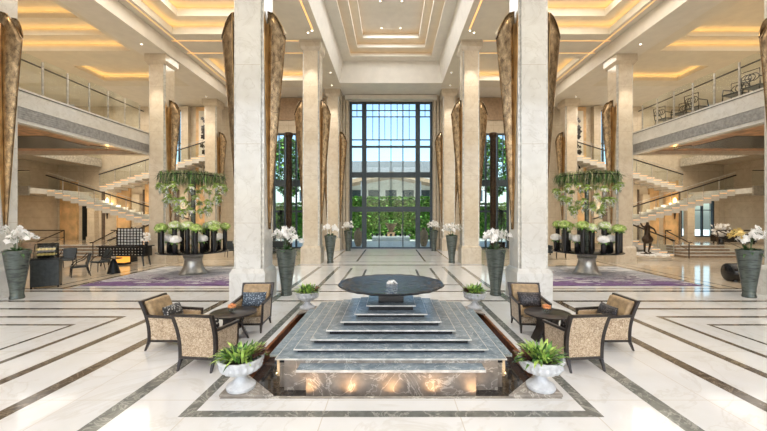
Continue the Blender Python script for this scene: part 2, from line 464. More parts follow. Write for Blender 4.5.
for s in (-1, 1):
    a, c = min(s*6.5, s*9.2), max(s*6.5, s*9.2)
    vb = [(a+.08,.16,0,9),(c-.08,.16,0,9)]+[(a+(c-a)*k/6,.05 if k % 2 else .12,0 if k % 2 == 0 else 6,9) for k in range(1, 6)]
    hb = [(8.92,.14,a,c),(8.3,.05,a,c),(7.7,.05,a,c),(5.1,.5,a,c),(2.9,.16,a,c),(.9,.05,a,c),(.06,.12,a,c)]
    window(n, a, c, 0, 9, vb, hb); n += 1
for s in (-1, 1):
    a, c = min(s*15.9, s*17.2), max(s*15.9, s*17.2); n += 1
    window(n+1, a, c, 5.5, 10.8, [(a+.05,.1,5.5,10.8),(c-.05,.1,5.5,10.8),((a+c)/2,.08,5.5,10.8)], [(10.75,.1,a,c),(8.2,.1,a,c),(5.55,.1,a,c)])
window(8, 22.6, 25.2, .9, 3.8, [(22.65,.1,.9,3.8),(25.15,.1,.9,3.8),(23.5,.08,.9,3.8),(24.3,.08,.9,3.8)], [(3.75,.1,22.6,25.2),(.95,.1,22.6,25.2),(3.0,.06,22.6,25.2)])

# far wall dressing: pilasters beside the main window and brown header panels
for s in (-1, 1):
    g = MB()
    for k in range(3): g.box(s*(3.28+k*.22), s*(3.46+k*.22), 26.95-.08*k, WY, 0, HZ)
    struct(g.build('trim_%d' % (2 if s < 0 else 3), M['column_warm']))
    g = MB(); g.box(s*5.2, s*11.4, 27.18, WY, 10.0, 11.7)
    for k in range(1, 4): g.box(s*(5.2+k*1.55)-.02, s*(5.2+k*1.55)+.02, 27.15, 27.18, 10.0, 11.7)
    struct(g.build('trim_%d' % (4 if s < 0 else 5), plain('taupe_panel', (168,142,114), .5, var=.06)))
    # sill-height coffered door head
g = MB(); g.box(-3.5, 3.5, 26.6, 27.25, 11.45, 11.75); struct(g.build('trim_6', M['plaster']))

# ------------------------------------------------------------------ columns
def column(x, y, H, mat, label, dist):
    t = thing('marble_column', label, 'column', (x, y, 0))
    def notch(w, k): return [(-w,-w+k),(-w+k,-w+k),(-w+k,-w),(w-k,-w),(w-k,-w+k),(w,-w+k),(w,w-k),(w-k,w-k),(w-k,w),(-w+k,w),(-w+k,w-k),(-w,w-k)]
    g = MB(); g.prism(notch(.45, .085), .9, H-.5); g.build('shaft', mat, t)
    g = MB()
    g.loft([[(a*w,c*w,z) for a,c in ((-1,-1),(1,-1),(1,1),(-1,1))] for w, z in ((.53,0),(.53,.82),(.46,.95))])
    g.build('plinth', mat, t, bevel=.012)
    g = MB()
    g.loft([[(a*w,c*w,z) for a,c in ((-1,-1),(1,-1),(1,1),(-1,1))] for w, z in ((.46,H-.52),(.56,H-.36),(.56,H-.002))])
    g.build('capital', mat, t)
    g = MB()
    for a in (-1, 1):
        for c in (-1, 1):
            g.box(a*.365, a*.38, c*.365, c*.44, .93, H-.5); g.box(a*.38, a*.44, c*.365, c*.38, .93, H-.5)
    g.build('metal_trim', M['steel'], t)
    return t
rows = ((10.83, 'nearest'), (18.95, 'middle'), (26.0, 'farthest'))
CX = 4.24; OX = 12.4
for s in (-1, 1):
    for i, (y, nm) in enumerate(rows):
        column(s*CX, y, HZ, M['column'] if i == 0 else M['column_warm'],
               '%s square marble column on the %s side of the central aisle' % (nm, SIDE(s)), i)
        column(s*(OX if i < 2 else 13.2), y, 11.07, M['column_warm'] if i else M['column'],
               '%s square marble column beside the %s balcony and staircase hall' % (nm, SIDE(s)), i)

# ------------------------------------------------------------------ wing sconces
def make_sconce(label):
    t = thing('wing_sconce', label, 'wall sconce')
    g = MB()    # hammered backing plate with scalloped top
    N = 24; tops = []; bots = []
    ring = []
    for k in range(N+1):
        u = -1+2*k/N; zt = 8.8 - .35*abs(math.sin(PI*u)) - .25*abs(u)
        ring.append((u, zt))
    rows_ = []
    for j in range(12):
        f = j/11; row = []
        for u, zt in ring:
            z = 2.1+(zt-2.1)*f; w = .05+.40*min(1, (z-2.1)/5.6)
            row.append((.012+.05*(1-abs(u))*f, u*w, z))
        rows_.append(row)
    g.loft(rows_, closed=False, cap=False)
    g.build('backing_plate', M['gold'], t, smooth=True, solid=.01)
    g = MB()    # the wing: a tapering curved shell opening at the top
    rings = []; K = 14
    for j in range(27):
        f = j/26; z0 = 2.1+5.9*f
        p = .05+.47*(f**1.15); w = .03+.14*f
        row = []
        for k in range(K+1):
            a = PI*k/K - PI/2
            rise = 0
            if f > .85: rise = (f-.85)/.15*.75*(abs(math.sin(a))**2.2)
            bulge = 1
            row.append((.02+p*max(0, math.cos(a))**.8, w*math.sin(a)*(1-.25*math.cos(a)), z0+rise))
        rings.append(row)
    g.loft(rings, closed=False, cap=False)
    # rolled lip
    last = rings[-1]; g.tube(last, .012, 5)
    g.build('wing_shell', M['bronze'], t, smooth=True, solid=.008)
    g = MB(); g.box(0, .05, -.05, .05, 7.2, 7.35); g.build('lamp_holder', M['bronze_dark'], t)
    return t
sc0 = None
for s in (-1, 1):
    for i, (y, nm) in enumerate(rows):
        pl = [(s*CX-.455, PI, 'left'), (s*CX+.455, 0, 'right')]
        for x, rz, sd in pl:
            lb = 'bronze wing-shaped sconce on the %s face of the %s %s aisle column' % (sd, nm, SIDE(s))
            if sc0 is None: sc0 = make_sconce(lb); sc0.location = (x, y, 0); sc0.rotation_euler = (0,0,rz)
            else: dup(sc0, (x, y, 0), rz, lb)
        lb = 'bronze wing-shaped sconce on the inner face of the %s column beside the %s balcony' % (nm, SIDE(s))
        dup(sc0, (s*((OX if i < 2 else 13.2)-.455), y, 0), 0 if s < 0 else PI, lb)

# ------------------------------------------------------------------ balconies
for s in (-1, 1):
    S = SIDE(s); BX = 13.2
    t = thing('balcony', 'cream stone balcony with grey grille band on the %s side' % S, 'balcony', (s*BX, 0, 0))
    def bx(g, a, c, y0, y1, z0, z1): return g.box(s*a, s*c, y0, y1, z0, z1)
    bx(MB(), 0, .25, -5.9, 19.2, 6.5, 7.08).build('fascia', M['column'], t)
    bx(MB(), -.02, 0, -5.9, 19.2, 6.98, 7.0).build('dark_line', M['blackm'], t)
    g = MB(); bx(g, -.03, .25, -5.9, 19.2, 6.4, 6.5); bx(g, 0.02, .25, -5.9, 19.2, 5.85, 5.98); g.build('moulding', M['column'], t)
    g = MB(); bx(g, .0, .25, -5.9, 19.2, 5.98, 6.4)
    for k in range(5): bx(g, -.015, .0, -5.9, 19.2, 6.0+k*.08, 6.04+k*.08)
    g.build('grille', M['grille'], t)
    g = MB(); bx(g, .25, 12.75, -5.9, 19.2, 6.3, 6.95); g.build('deck', M['travertine'], t)
    g = MB(); bx(g, .25, 12.75, 18.9, 19.2, 5.85, 6.3); bx(g, .25, .6, -5.9, 19.2, 5.9, 6.3); g.build('edge_beam', M['column_warm'], t)
    g = MB(); bx(g, .6, 12.75, -5.9, 18.9, 6.05, 6.3)
    g.build('timber_soffit', M['soffit'], t)
    g = MB(); bx(g, 2.0, 11.5, 15.4, 18.2, 6.035, 6.05)
    g.prism([(s*1.2,17.9),(s*1.75,17.4),(s*2.3,17.9),(s*1.75,18.5)], 6.03, 6.05); g.build('dark_recess_panel', M['black'], t)
    # balustrade
    r = thing('balustrade', 'glass balustrade with dark handrail on the %s balcony' % S, 'railing', (s*(BX+.1), 0, 7.08))
    ys = [1+1.03*k for k in range(18)]
    for k, y in enumerate(ys):
        g = MB(); g.box(-.02, .02, y-.03, y+.03, 0, 1.3); g.box(-.06, .06, y-.05, y+.05, 0, .03); g.build('post', M['steel'], r)
        if k < len(ys)-1:
            MB().box(-.006, .006, y+.05, ys[k+1]-.05, .05, 1.38).build('glass_panel', M['glass2'], r)
    g = MB(); g.tube([(s*.07, 0, 1.1), (s*.07, 18.9, 1.1)], .03)
    g.build('handrail', M['rail'], r)

# ------------------------------------------------------------------ staircase halls
M['dark_taupe'] = plain('dark_taupe', (92,78,66), .5, var=.1)
def stair_side(s):
    S = SIDE(s)
    def bx(g, a, c, y0, y1, z0, z1): return g.box(s*a, s*c, y0, y1, z0, z1)
    # low steps up to the landing
    t = thing('entrance_steps', 'short flight of pale stone steps up to the %s landing' % S, 'steps', (0,0,0))
    for k in range(4):
        bx(MB(), 17.85, 21.2, 21.2+k*.36, 22.69, k*.17, (k+1)*.17-.04).build('riser_block', M['tan'], t); bx(MB(), 17.83, 21.22, 21.17+k*.36, 22.69, (k+1)*.17-.04, (k+1)*.17).build('tread', M['column'], t)
    t = thing('landing', 'raised stone landing behind the %s hall steps' % S, 'platform', (0,0,0))
    g = MB(); bx(g, 17.8, 25.9, 22.7, 27.1, 0, .68); bx(g, 14.2, 17.8, 23.4, 27.1, 0, .68); g.build('platform', M['column_warm'], t)
    g = MB(); bx(g, 21.25, 25.9, 21.2, 22.7, 0, .68); g.build('planter_wall', M['wall_stone'], t)
    # flight A
    def flight(x0, z0, x1, z1, y0, y1, n, label, name):
        t = thing(name, label, 'staircase', (0,0,0))
        dx = (x1-x0)/n; dz = (z1-z0)/n
        for k in range(n):
            g = MB(); a = x0+dx*k; c = a+dx; top = z0+dz*(k+1)
            g.box(s*a, s*c, y0, y1, top-.42, top-.05); g.build('riser_block', M['column'], t)
            MB().box(s*(a-.03*(1 if dx > 0 else -1)), s*c, y0-.03, y1, top-.05, top).build('tread', M['floor'], t)
            MB().box(s*(a+.03), s*(c-.03), y0-.012, y0-.002, top-.085, top-.06).build('step_light', M['steplight'], t)
        # balustrade
        for yy in (y0,):
            m = max(3, n//2)
            for k in range(m):
                f0 = k/m; f1 = (k+1)/m-.01
                a, c = x0+(x1-x0)*f0, x0+(x1-x0)*f1; za, zc = z0+(z1-z0)*f0, z0+(z1-z0)*f1
                g = MB()
                g.loft([[(s*a,yy,za+.1),(s*c,yy,zc+.1),(s*c,yy,zc+1.0),(s*a,yy,za+1.0)],[(s*a,yy+.012,za+.1),(s*c,yy+.012,zc+.1),(s*c,yy+.012,zc+1.0),(s*a,yy+.012,za+1.0)]])
                g.build('glass_panel', M['glass2'], t)
                MB().box(s*a-.015, s*a+.015, yy-.015, yy+.03, za, za+1.1).build('post', M['steel'], t)
            g = MB(); g.tube([(s*x0,yy-.06,z0+.98),(s*x1,yy-.06,z1+.98)], .045)
            g.build('handrail', M['rail'], t)
            g = MB(); g.tube([(s*x0,yy-.02,z0+1.18),(s*x1,yy-.02,z1+1.18)], .02)
            g.build('top_rail', M['steel'], t)
        return t
    flight(13.6, 1.35, 23.2, 4.3, 23.6, 25.2, 18, 'lower stone staircase flight with glass sides in the %s hall' % S, 'staircase')
    flight(17.7, 0, 13.7, 1.53, 21.9, 23.3, 9, 'first stone stair flight rising behind the %s balcony column' % S, 'staircase')
    flight(21.4, 4.6, 13.6, 7.0, 25.7, 27.1, 15, 'upper stone staircase flight with glass sides in the %s hall' % S, 'staircase')
    t = thing('stair_landing', 'upper stair landing with mirrored edge in the %s hall' % S, 'platform')
    bx(MB(), 23.2, 25.95, 22.4, 27.25, 4.0, 4.35).build('slab', M['column'], t)
    bx(MB(), 23.1, 25.95, 22.3, 22.4, 3.85, 4.45).build('mirror_band', M['pewter'], t)
    g = MB(); bx(g, 23.2, 25.9, 22.5, 22.512, 4.45, 5.4); g.build('glass_panel', M['glass2'], t)
    g = MB(); g.tube([(s*23.2,22.45,5.45),(s*25.9,22.45,5.45)], .03); g.build('handrail', M['rail'], t)
    # low bronze railings by the steps
    for k, xx in enumerate((17.8, 21.2)):
        t = thing('stair_handrail', 'bronze handrail along the %s side of the short %s hall steps' % ('inner' if k == 0 else 'outer', S), 'railing')
        g = MB(); g.tube([(s*xx,20.9,0),(s*xx,20.9,.95)], .03); g.build('post', M['bronze_dark'], t)
        g = MB(); g.tube([(s*xx,22.7,.68),(s*xx,22.7,1.6)], .03); g.build('post', M['bronze_dark'], t)
        g = MB(); g.tube([(s*xx,20.7,.95),(s*xx,20.9,.95),(s*xx,22.7,1.6),(s*(xx+(.4 if k == 0 else 2.6)),22.75,1.6)], .035); g.build('rail', M['bronze_dark'], t)
        g = MB(); g.tube([(s*xx,20.95,.5),(s*xx,22.7,1.15),(s*(xx+(.4 if k == 0 else 2.6)),22.75,1.15)], .015); g.build('lower_rail', M['bronze_dark'], t)
    # tall sloping rail seen in front of flight
    # back-wall dressing
    xs = [(14.3,15.2),(17.6,18.6),(20.1,20.7),(21.3,22.2)] if s > 0 else [(14.3,15.2),(17.5,19.0),(20.3,21.2),(24.4,25.6)]
    for k, (a, c) in enumerate(xs):
        w = MB(); bx(w, a, c, 27.16, 27.29, .68, 5.2)
        bx(w, a-.06, a, 27.1, 27.29, .68, 5.3); bx(w, c, c+.06, 27.1, 27.29, .68, 5.3)
        o = w.build('wall_panel', M['plaque'])
        tag(o, 'tall amber wall panel in the %s hall, %s from the centre' % (S, ['first','second','third','fourth'][k]), 'wall panel')
    for k, a in enumerate((15.6, 19.35, 22.8)):
        w = MB(); bx(w, a, a+.55, 26.9, 27.29, .68, 4.2 if k else 11); bx(w, a-.05, a+.6, 26.85, 27.29, .68, .95)
        o = w.build('pilaster', M['wall_stone']); tag(o, 'cream stone pilaster on the %s hall rear wall, %s from the centre' % (S, ['first','second','third'][k]), 'pilaster')
    for k, (a, c) in enumerate(((16.5, 17.2), (19.2, 19.3), (22.3, 22.5))):
        w = MB(); bx(w, a, c, 27.2, 27.29, .681, 4.6); o = w.build('recess_panel', M['dark_taupe']); tag(o, 'narrow dark taupe recess on the %s hall rear wall, %s from the centre' % (S, ['first','second','third'][k]), 'wall panel')
    t = thing('upper_gallery', 'upper gallery edge with pale metal band along the %s hall side wall' % S, 'balcony')
    g = MB(); bx(g, 22.6, 25.9, 19.3, 27.1, 6.5, 6.9); g.build('slab', M['column_warm'], t)
    g = MB(); bx(g, 22.4, 22.6, 19.3, 27.1, 6.35, 6.95); g.build('metal_band', M['steel'], t)
    g = MB(); bx(g, 22.5, 22.51, 19.3, 27.1, 6.95, 8.0); g.build('glass_panel', M['glass2'], t)
    # wall art
    t = thing('wall_art', 'tall framed panel with black blossom motif on the %s rear wall' % S, 'artwork', (s*14.55, 27.22, 5.4), 0)
    MB().box(-.62, .62, -.03, .05, 0, 5.6).build('frame', M['plaque'], t)
    MB().box(-.38, .38, -.05, -.03, .3, 5.3).build('panel', M['plaster'], t)
    g = MB(); rr = random.Random(3)
    for z, r, x in ((4.7,.13,-.1),(4.5,.12,.05),(4.0,.2,0),(3.7,.22,.03),(3.3,.2,-.02),(2.6,.16,-.12),(2.5,.1,.12),(2.1,.2,.06),(1.7,.12,-.12),(1.2,.17,.02),(.9,.1,.1)):
        poly = [(x+r*(1+.2*math.cos(5*q))*math.cos(q), z+r*(1+.2*math.cos(5*q))*math.sin(q)) for q in [2*PI*k/20 for k in range(20)]]
        g.loft([[(a,-.05,c) for a,c in poly],[(a,-.056,c) for a,c in poly]])
    g.tube([(0,-.055,.5),(.08,-.055,1.6),(-.06,-.055,2.8),(.03,-.055,4.8)], .012, 5)
    g.build('blossom_motif', M['black'], t)
    # torch sconce
    t = thing('torch_sconce', 'slim bronze torch sconce on the %s hall rear wall' % S, 'wall sconce', (s*21.9, 26.8 if 0 else 27.0, 3.0))
    g = MB(); g.loft([[(w*a, w*c, z) for a,c in ((-1,-1),(1,-1),(1,1),(-1,1))] for w, z in ((.02,-.7),(.07,-.1),(.12,.45))]); g.build('holder', M['bronze_dark'], t)
    g = MB(); g.lathe([(.05,.45),(.1,.6),(.09,.8),(.02,.95)], n=10); g.build('glass_shade', M['warmlamp'], t, smooth=True)
for s in (-1, 1): stair_side(s)
# dark door at the left hall, console on right hall landing
o = MB().box(-24.0, -22.9, 27.2, 27.3, .68, 3.3).build('door_1', M['blackm']); struct(o)

# ------------------------------------------------------------------ fountain
FZ = 7.2
g = MB()   # pool walls + floor
for s in (-1, 1): g.f([(s*PX,PZ0,0),(s*PX,PZ1,0),(s*PX,PZ1,-.24),(s*PX,PZ0,-.24)])
g.f([(-PX,PZ0,0),(PX,PZ0,0),(PX,PZ0,-.24),(-PX,PZ0,-.24)]); g.f([(-PX,PZ1,0),(PX,PZ1,0),(PX,PZ1,-.24),(-PX,PZ1,-.24)])
g.mi = 1; g.f([(-PX,PZ0,-.2),(PX,PZ0,-.2),(PX,PZ1,-.2),(-PX,PZ1,-.2)])
pool = thing('fountain_pool', 'sunken dark stone pool with copper rim around the stepped fountain', 'pool', (0,0,0))
g.build('basin', [M['pool'], M['pool']], pool)
g = MB()
for s in (-1, 1): g.box(s*(PX-.03), s*(PX+.03), PZ0, PZ1, -.22, .012)
g.box(-PX, PX, PZ1, PZ1+.04, -.22, .012)
g.build('copper_rim', M['copper'], pool)
g = MB(); g.box(-PX, PX, PZ0-.05, PZ0, -.22, .012); g.build('stone_rim', M['slate_b'], pool)
F = thing('stepped_fountain', 'blue-grey veined marble stepped fountain with wide dark bowl', 'fountain', (0, FZ, 0))
A = [1.79, 1.566, 1.345, 1.125, .904, .677, .473]
Hh = [.30, .364, .443, .526, .61, .685, .79]
# lowest cross shaped tier
def cross_tier(g, a, w, z0, z1): 
    g.prism([(-w,-a),(w,-a),(w,-w),(a,-w),(a,w),(w,w),(w,a),(-w,a),(-w,w),(-a,w),(-a,-w),(-w,-w)], z0, z1)
g = MB(); cross_tier(g, 2.01, 1.41, .18, .22); g.build('slab', [M['slate']], F, bevel=.006)
g = MB(); g.box(-1.41,1.41,-2.014,-2.004,.185,.221); g.build('slab_edge', M['slate_edge'], F)
g = MB(); cross_tier(g, 1.93, 1.28, -.199, .18); g.build('plinth_block', M['slate_b'], F)
g = MB(); cross_tier(g, 1.76, 1.66, -.199, .262); g.build('core_block', M['slate_b'], F)
for i, (a, h) in enumerate(zip(A, Hh)):
    hp = .22 if i == 0 else Hh[i-1]
    MB().box(-a+.05, a-.05, -a+.05, a-.05, hp, h-.024).build('shadow_riser', M['blackm'], F)  # black colour paints the shadow gap under each slab
    MB().box(-a, a, -a, a, h-.024, h).build('slab', M['slate'], F, bevel=.003)
    g = MB()
    for sg in (-1, 1): g.box(-a-.004, a+.004, sg*(a-.006), sg*(a+.004), h-.02, h+.0015); g.box(sg*(a-.006), sg*(a+.004), -a, a, h-.02, h+.0015)
    g.build('slab_edge', M['slate_edge'], F)
MB().box(-.25, .25, -.25, .25, .79, .98).build('pedestal', M['black'], F, bevel=.01)
g = MB(); n = 144; rings = []
for r, z, sc in ((.2,.93,0),(.5,.99,.0),(.85,1.06,.2),(1.04,1.10,1),(1.07,1.125,1),(1.05,1.14,1),(1.02,1.125,1),(.9,1.10,.3),(.2,1.08,0)):
    rings.append([((r*(1+.018*sc*abs(math.sin(12*2*PI*k/n/2*1)) ))*math.cos(2*PI*k/n), (r*(1+.018*sc*abs(math.sin(12*2*PI*k/n/2))))*math.sin(2*PI*k/n), z+.004*sc*math.sin(24*2*PI*k/n)) for k in range(n)])
g.loft(rings); g.build('bowl', M['blackm'], F, smooth=True)
def water_mat():
    m, nt, b = new_mat('dark_still_water'); v = coords(nt)
    b.inputs['Base Color'].default_value = lin((34,34,34)); b.inputs['Roughness'].default_value = .03; b.inputs['IOR'].default_value = 1.4
    bump(nt, b, noise(nt, v, 5, 4), .8, .06); return m
M['water'] = water_mat()
g = MB(); g.lathe([(1.02,1.112),(1.02,1.126)], n=64); g.build('water', M['water'], F)
g = MB(); rr = random.Random(5)
for k in range(16):
    a = 2*PI*k/16; r = rr.uniform(.04,.14); g.tube([(0,0,1.12),(r*.5*math.cos(a), r*.5*math.sin(a), 1.12+rr.uniform(.04,.07)),(r*math.cos(a), r*math.sin(a), 1.125)], [.012,.008,.012], 5)
g.build('splash', M['petal'], F, smooth=True)
# pool lights
lights = [(-1.25,5.05),(-.62,5.05),(0,5.05),(.62,5.05),(1.25,5.05)]
p0 = None
def pool_light(x, y, lb, grp=None, e=7):
    global p0
    if p0 is None:
        p0 = thing('pool_light', lb, 'underwater light', (x,y,-.2), 0, grp)
        MB().lathe([(.05,0),(.05,.02),(.035,.022)], n=14).build('housing', M['steel'], p0)
        MB().lathe([(.033,.02),(.033,.026)], n=14).build('lens', M['poolbulb'], p0)
        r = p0
    else: r = dup(p0, (x,y,-.2), 0, lb, grp)
    return r
for x, y in lights:
    pool_light(x, y, 'small warm uplight on the pool floor in front of the fountain', 'uplights along the front of the fountain')
    lamp('pool_spot', 'SPOT', (x, 5.1, -.17), 6, (1,.55,.25), target=(x, 5.3, .2), spot_size=2.3, spot_blend=1, shadow_soft_size=.05)
for s in (-1, 1):
    for k, (x, y) in enumerate(((2.08, 5.42), (1.93, 6.0))):
        pool_light(s*x if k else s*1.98, y if k else 5.3, 'warm round uplight at the %s front corner of the pool, %s' % (SIDE(s), 'near the urn' if k == 0 else 'beside the marble steps'))
        lamp('pool_spot', 'SPOT', (s*1.98, 5.6, -.16), 5, (1,.72,.42), target=(s*1.7, 6.2, .3), spot_size=1.9, spot_blend=.8, shadow_soft_size=.03)

# ------------------------------------------------------------------ urns with plants
def make_urn(label):
    t = thing('stone_urn', label, 'planter')
    g = MB(); g.lathe([(.19,0),(.2,.02),(.2,.05),(.16,.07),(.12,.1),(.075,.15),(.07,.19),(.1,.21)], n=28); g.build('foot', M['urn'], t, smooth=True)
    g = MB(); n = 96; R = []
    for r, z, sc in ((.08,.2,0),(.16,.225,.5),(.25,.27,1),(.29,.33,1),(.28,.37,.3),(.31,.41,.6),(.315,.44,.6),(.285,.445,.2),(.25,.40,0),(.1,.36,0)):
        R.append([(r*(1+.045*sc*math.sin(18*2*PI*k/n))*math.cos(2*PI*k/n), r*(1+.045*sc*math.sin(18*2*PI*k/n))*math.sin(2*PI*k/n), z) for k in range(n)])
    g.loft(R); g.build('bowl', M['urn'], t, smooth=True)
    g = MB(); g.lathe([(.26,.385),(.05,.42)], n=20); g.build('soil', M['wood'], t)
    return t
def make_fern(label, seed):
    t = thing('leafy_plant', label, 'plant'); r = random.Random(seed)
    g = MB()
    for k in range(170):
        a = r.uniform(0, 2*PI); el = r.uniform(.3, 1.45); L = r.uniform(.18, .31); rad = r.uniform(.02, .2)
        g.mi = r.choice([0,0,1,1,1,2])
        base = (rad*math.cos(a), rad*math.sin(a), .40+r.uniform(0,.07))
        g.leaf(base, (math.cos(a)*math.cos(el), math.sin(a)*math.cos(el), math.sin(el)), L, r.uniform(.018,.03), r.uniform(.1,.6))
    g.build('leaves', [M['leaf'], M['leaf3'], M['leaf2']], t)
    g = MB()
    sx = r.choice([1,-1])
    for k in range(60):
        a = r.uniform(-1.2, 1.2); L = r.uniform(.14,.24)
        g.leaf((.15+r.uniform(0,.06), .05+r.uniform(-.1,.1), .44), (math.cos(a)*.8, math.sin(a)*.8, r.uniform(.3,1.2)), L, .018, .2)
    g.build('red_leaves', M['leaf_r'], t)
    return t
ur = None
for s in (-1, 1):
    for k, (x, y) in enumerate(((2.15, 5.02), (2.24, 9.38))):
        wh = 'front' if k == 0 else 'rear'
        lb = 'white carved stone urn at the %s %s corner of the pool' % (wh, SIDE(s))
        if ur is None: ur = make_urn(lb); ur.location = (s*x, y, .045)
        else: dup(ur, (s*x, y, .045), 0, lb)
        f = make_fern('leafy green plant with reddish leaves in the %s %s urn' % (wh, SIDE(s)), 10+k+s)
        f.location = (s*x, y, .045)
        if (s > 0): f.rotation_euler = (0,0,PI)
        # triangular corner slab
        sy = 1 if k == 0 else -1; y0 = 4.82 if k == 0 else 9.58
        g = MB(); g.prism([(s*(2.37), y0), (s*1.62, y0), (s*2.37, y0+sy*.78)], .013, .045)
        o = g.build('corner_slab', M['slate_b'], None, bevel=.004); tag(o, 'triangular grey marble slab under the %s %s urn' % (wh, SIDE(s)), 'slab')

# ------------------------------------------------------------------ tall vases + orchids
def make_vase(label):
    t = thing('tall_vase', label, 'vase')
    g = MB(); g.lathe([(.15,0),(.16,.03),(.155,.06),(.14,.12),(.15,.3),(.185,.6),(.23,.95),(.265,1.3),(.285,1.43),(.29,1.47),(.275,1.475),(.26,1.43),(.22,1.38),(.05,1.37)], n=40)
    g.xf(lambda c: (c.x*1.13, c.y*1.13, c.z)); g.build('body', M['vase'], t, smooth=True)
    return t
def blossom(g, p, d, r, rr):
    p = Vector(p); d = Vector(d).normalized(); a = d.orthogonal().normalized(); c = d.cross(a)
    for k in range(5):
        th = 2*PI*k/5+rr.uniform(-.1,.1); e1 = a*math.cos(th)+c*math.sin(th); e2 = d.cross(e1)
        pts = [p, p+e1*r*.55+e2*r*.36, p+e1*r+d*.15*r, p+e1*r*.55-e2*r*.36]
        g.f(pts)
    g.ball(p+d*.012, .012, n=6, m=4)
def make_orchid(label, seed, yellow=False):
    t = thing('orchid_plant', label, 'plant'); r = random.Random(seed)
    g = MB()
    for k in range(26):
        a = r.uniform(0, 2*PI); el = r.uniform(.2, 1.1)
        g.leaf((.08*math.cos(a), .08*math.sin(a), 1.40), (math.cos(a)*math.cos(el), math.sin(a)*math.cos(el), math.sin(el)), r.uniform(.26,.42), r.uniform(.04,.06), r.uniform(.3,.8))
    g.build('leaves', M['leaf2'], t)
    for k in range(9):
        a = 2*PI*k/9+r.uniform(-.3,.3); hh = r.uniform(.45,.8); rch = r.uniform(.25,.55)
        pts = []
        for j in range(9):
            u = j/8; pts.append((.04*math.cos(a)+rch*u**1.4*math.cos(a), .04*math.sin(a)+rch*u**1.4*math.sin(a), 1.40+hh*math.sin(min(1, u*1.15)*PI*.62)-.12*u**3))
        g = MB(); g.tube(pts, .006, 5); st = g.build('stem', M['leaf2'], t)
        g = MB()
        for j in range(3, 9):
            for q in range(2):
                p = Vector(pts[j])+Vector((r.uniform(-.05,.05), r.uniform(-.05,.05), r.uniform(-.05,.02)))
                blossom(g, p, (math.cos(a)*.5+r.uniform(-.5,.5), math.sin(a)*.5+r.uniform(-.9,.1), r.uniform(-.1,.5)), r.uniform(.07,.095), r)
        g.build('blossoms', M['petal_y'] if (yellow and k in (2, 3)) else M['petal'], st)
    return t
v0 = None
spots = [(11.15, 3.33, 'nearest aisle'), (18.9, 3.28, 'middle aisle'), (25.4, 3.1, 'farthest aisle'), (11.3, 11.55, 'nearest outer')]
for s in (-1, 1):
    for k, (y, x, nm) in enumerate(spots):
        if k == 3: x, y = (11.38, 10.65) if s < 0 else (11.1, 10.85)
        lb = 'tall banded grey vase beside the %s %s column' % (nm, SIDE(s))
        if v0 is None: v0 = make_vase(lb); v0.location = (s*x, y, 0)
        else: dup(v0, (s*x, y, 0), 0, lb)
        o = make_orchid('white orchids in the tall vase beside the %s %s column' % (nm, SIDE(s)), 30+k*2+s, yellow=(k == 3 and s > 0))
        o.location = (s*x, y, .015); o.rotation_euler = (0,0,k*.9+s+(PI if k == 3 else 0))

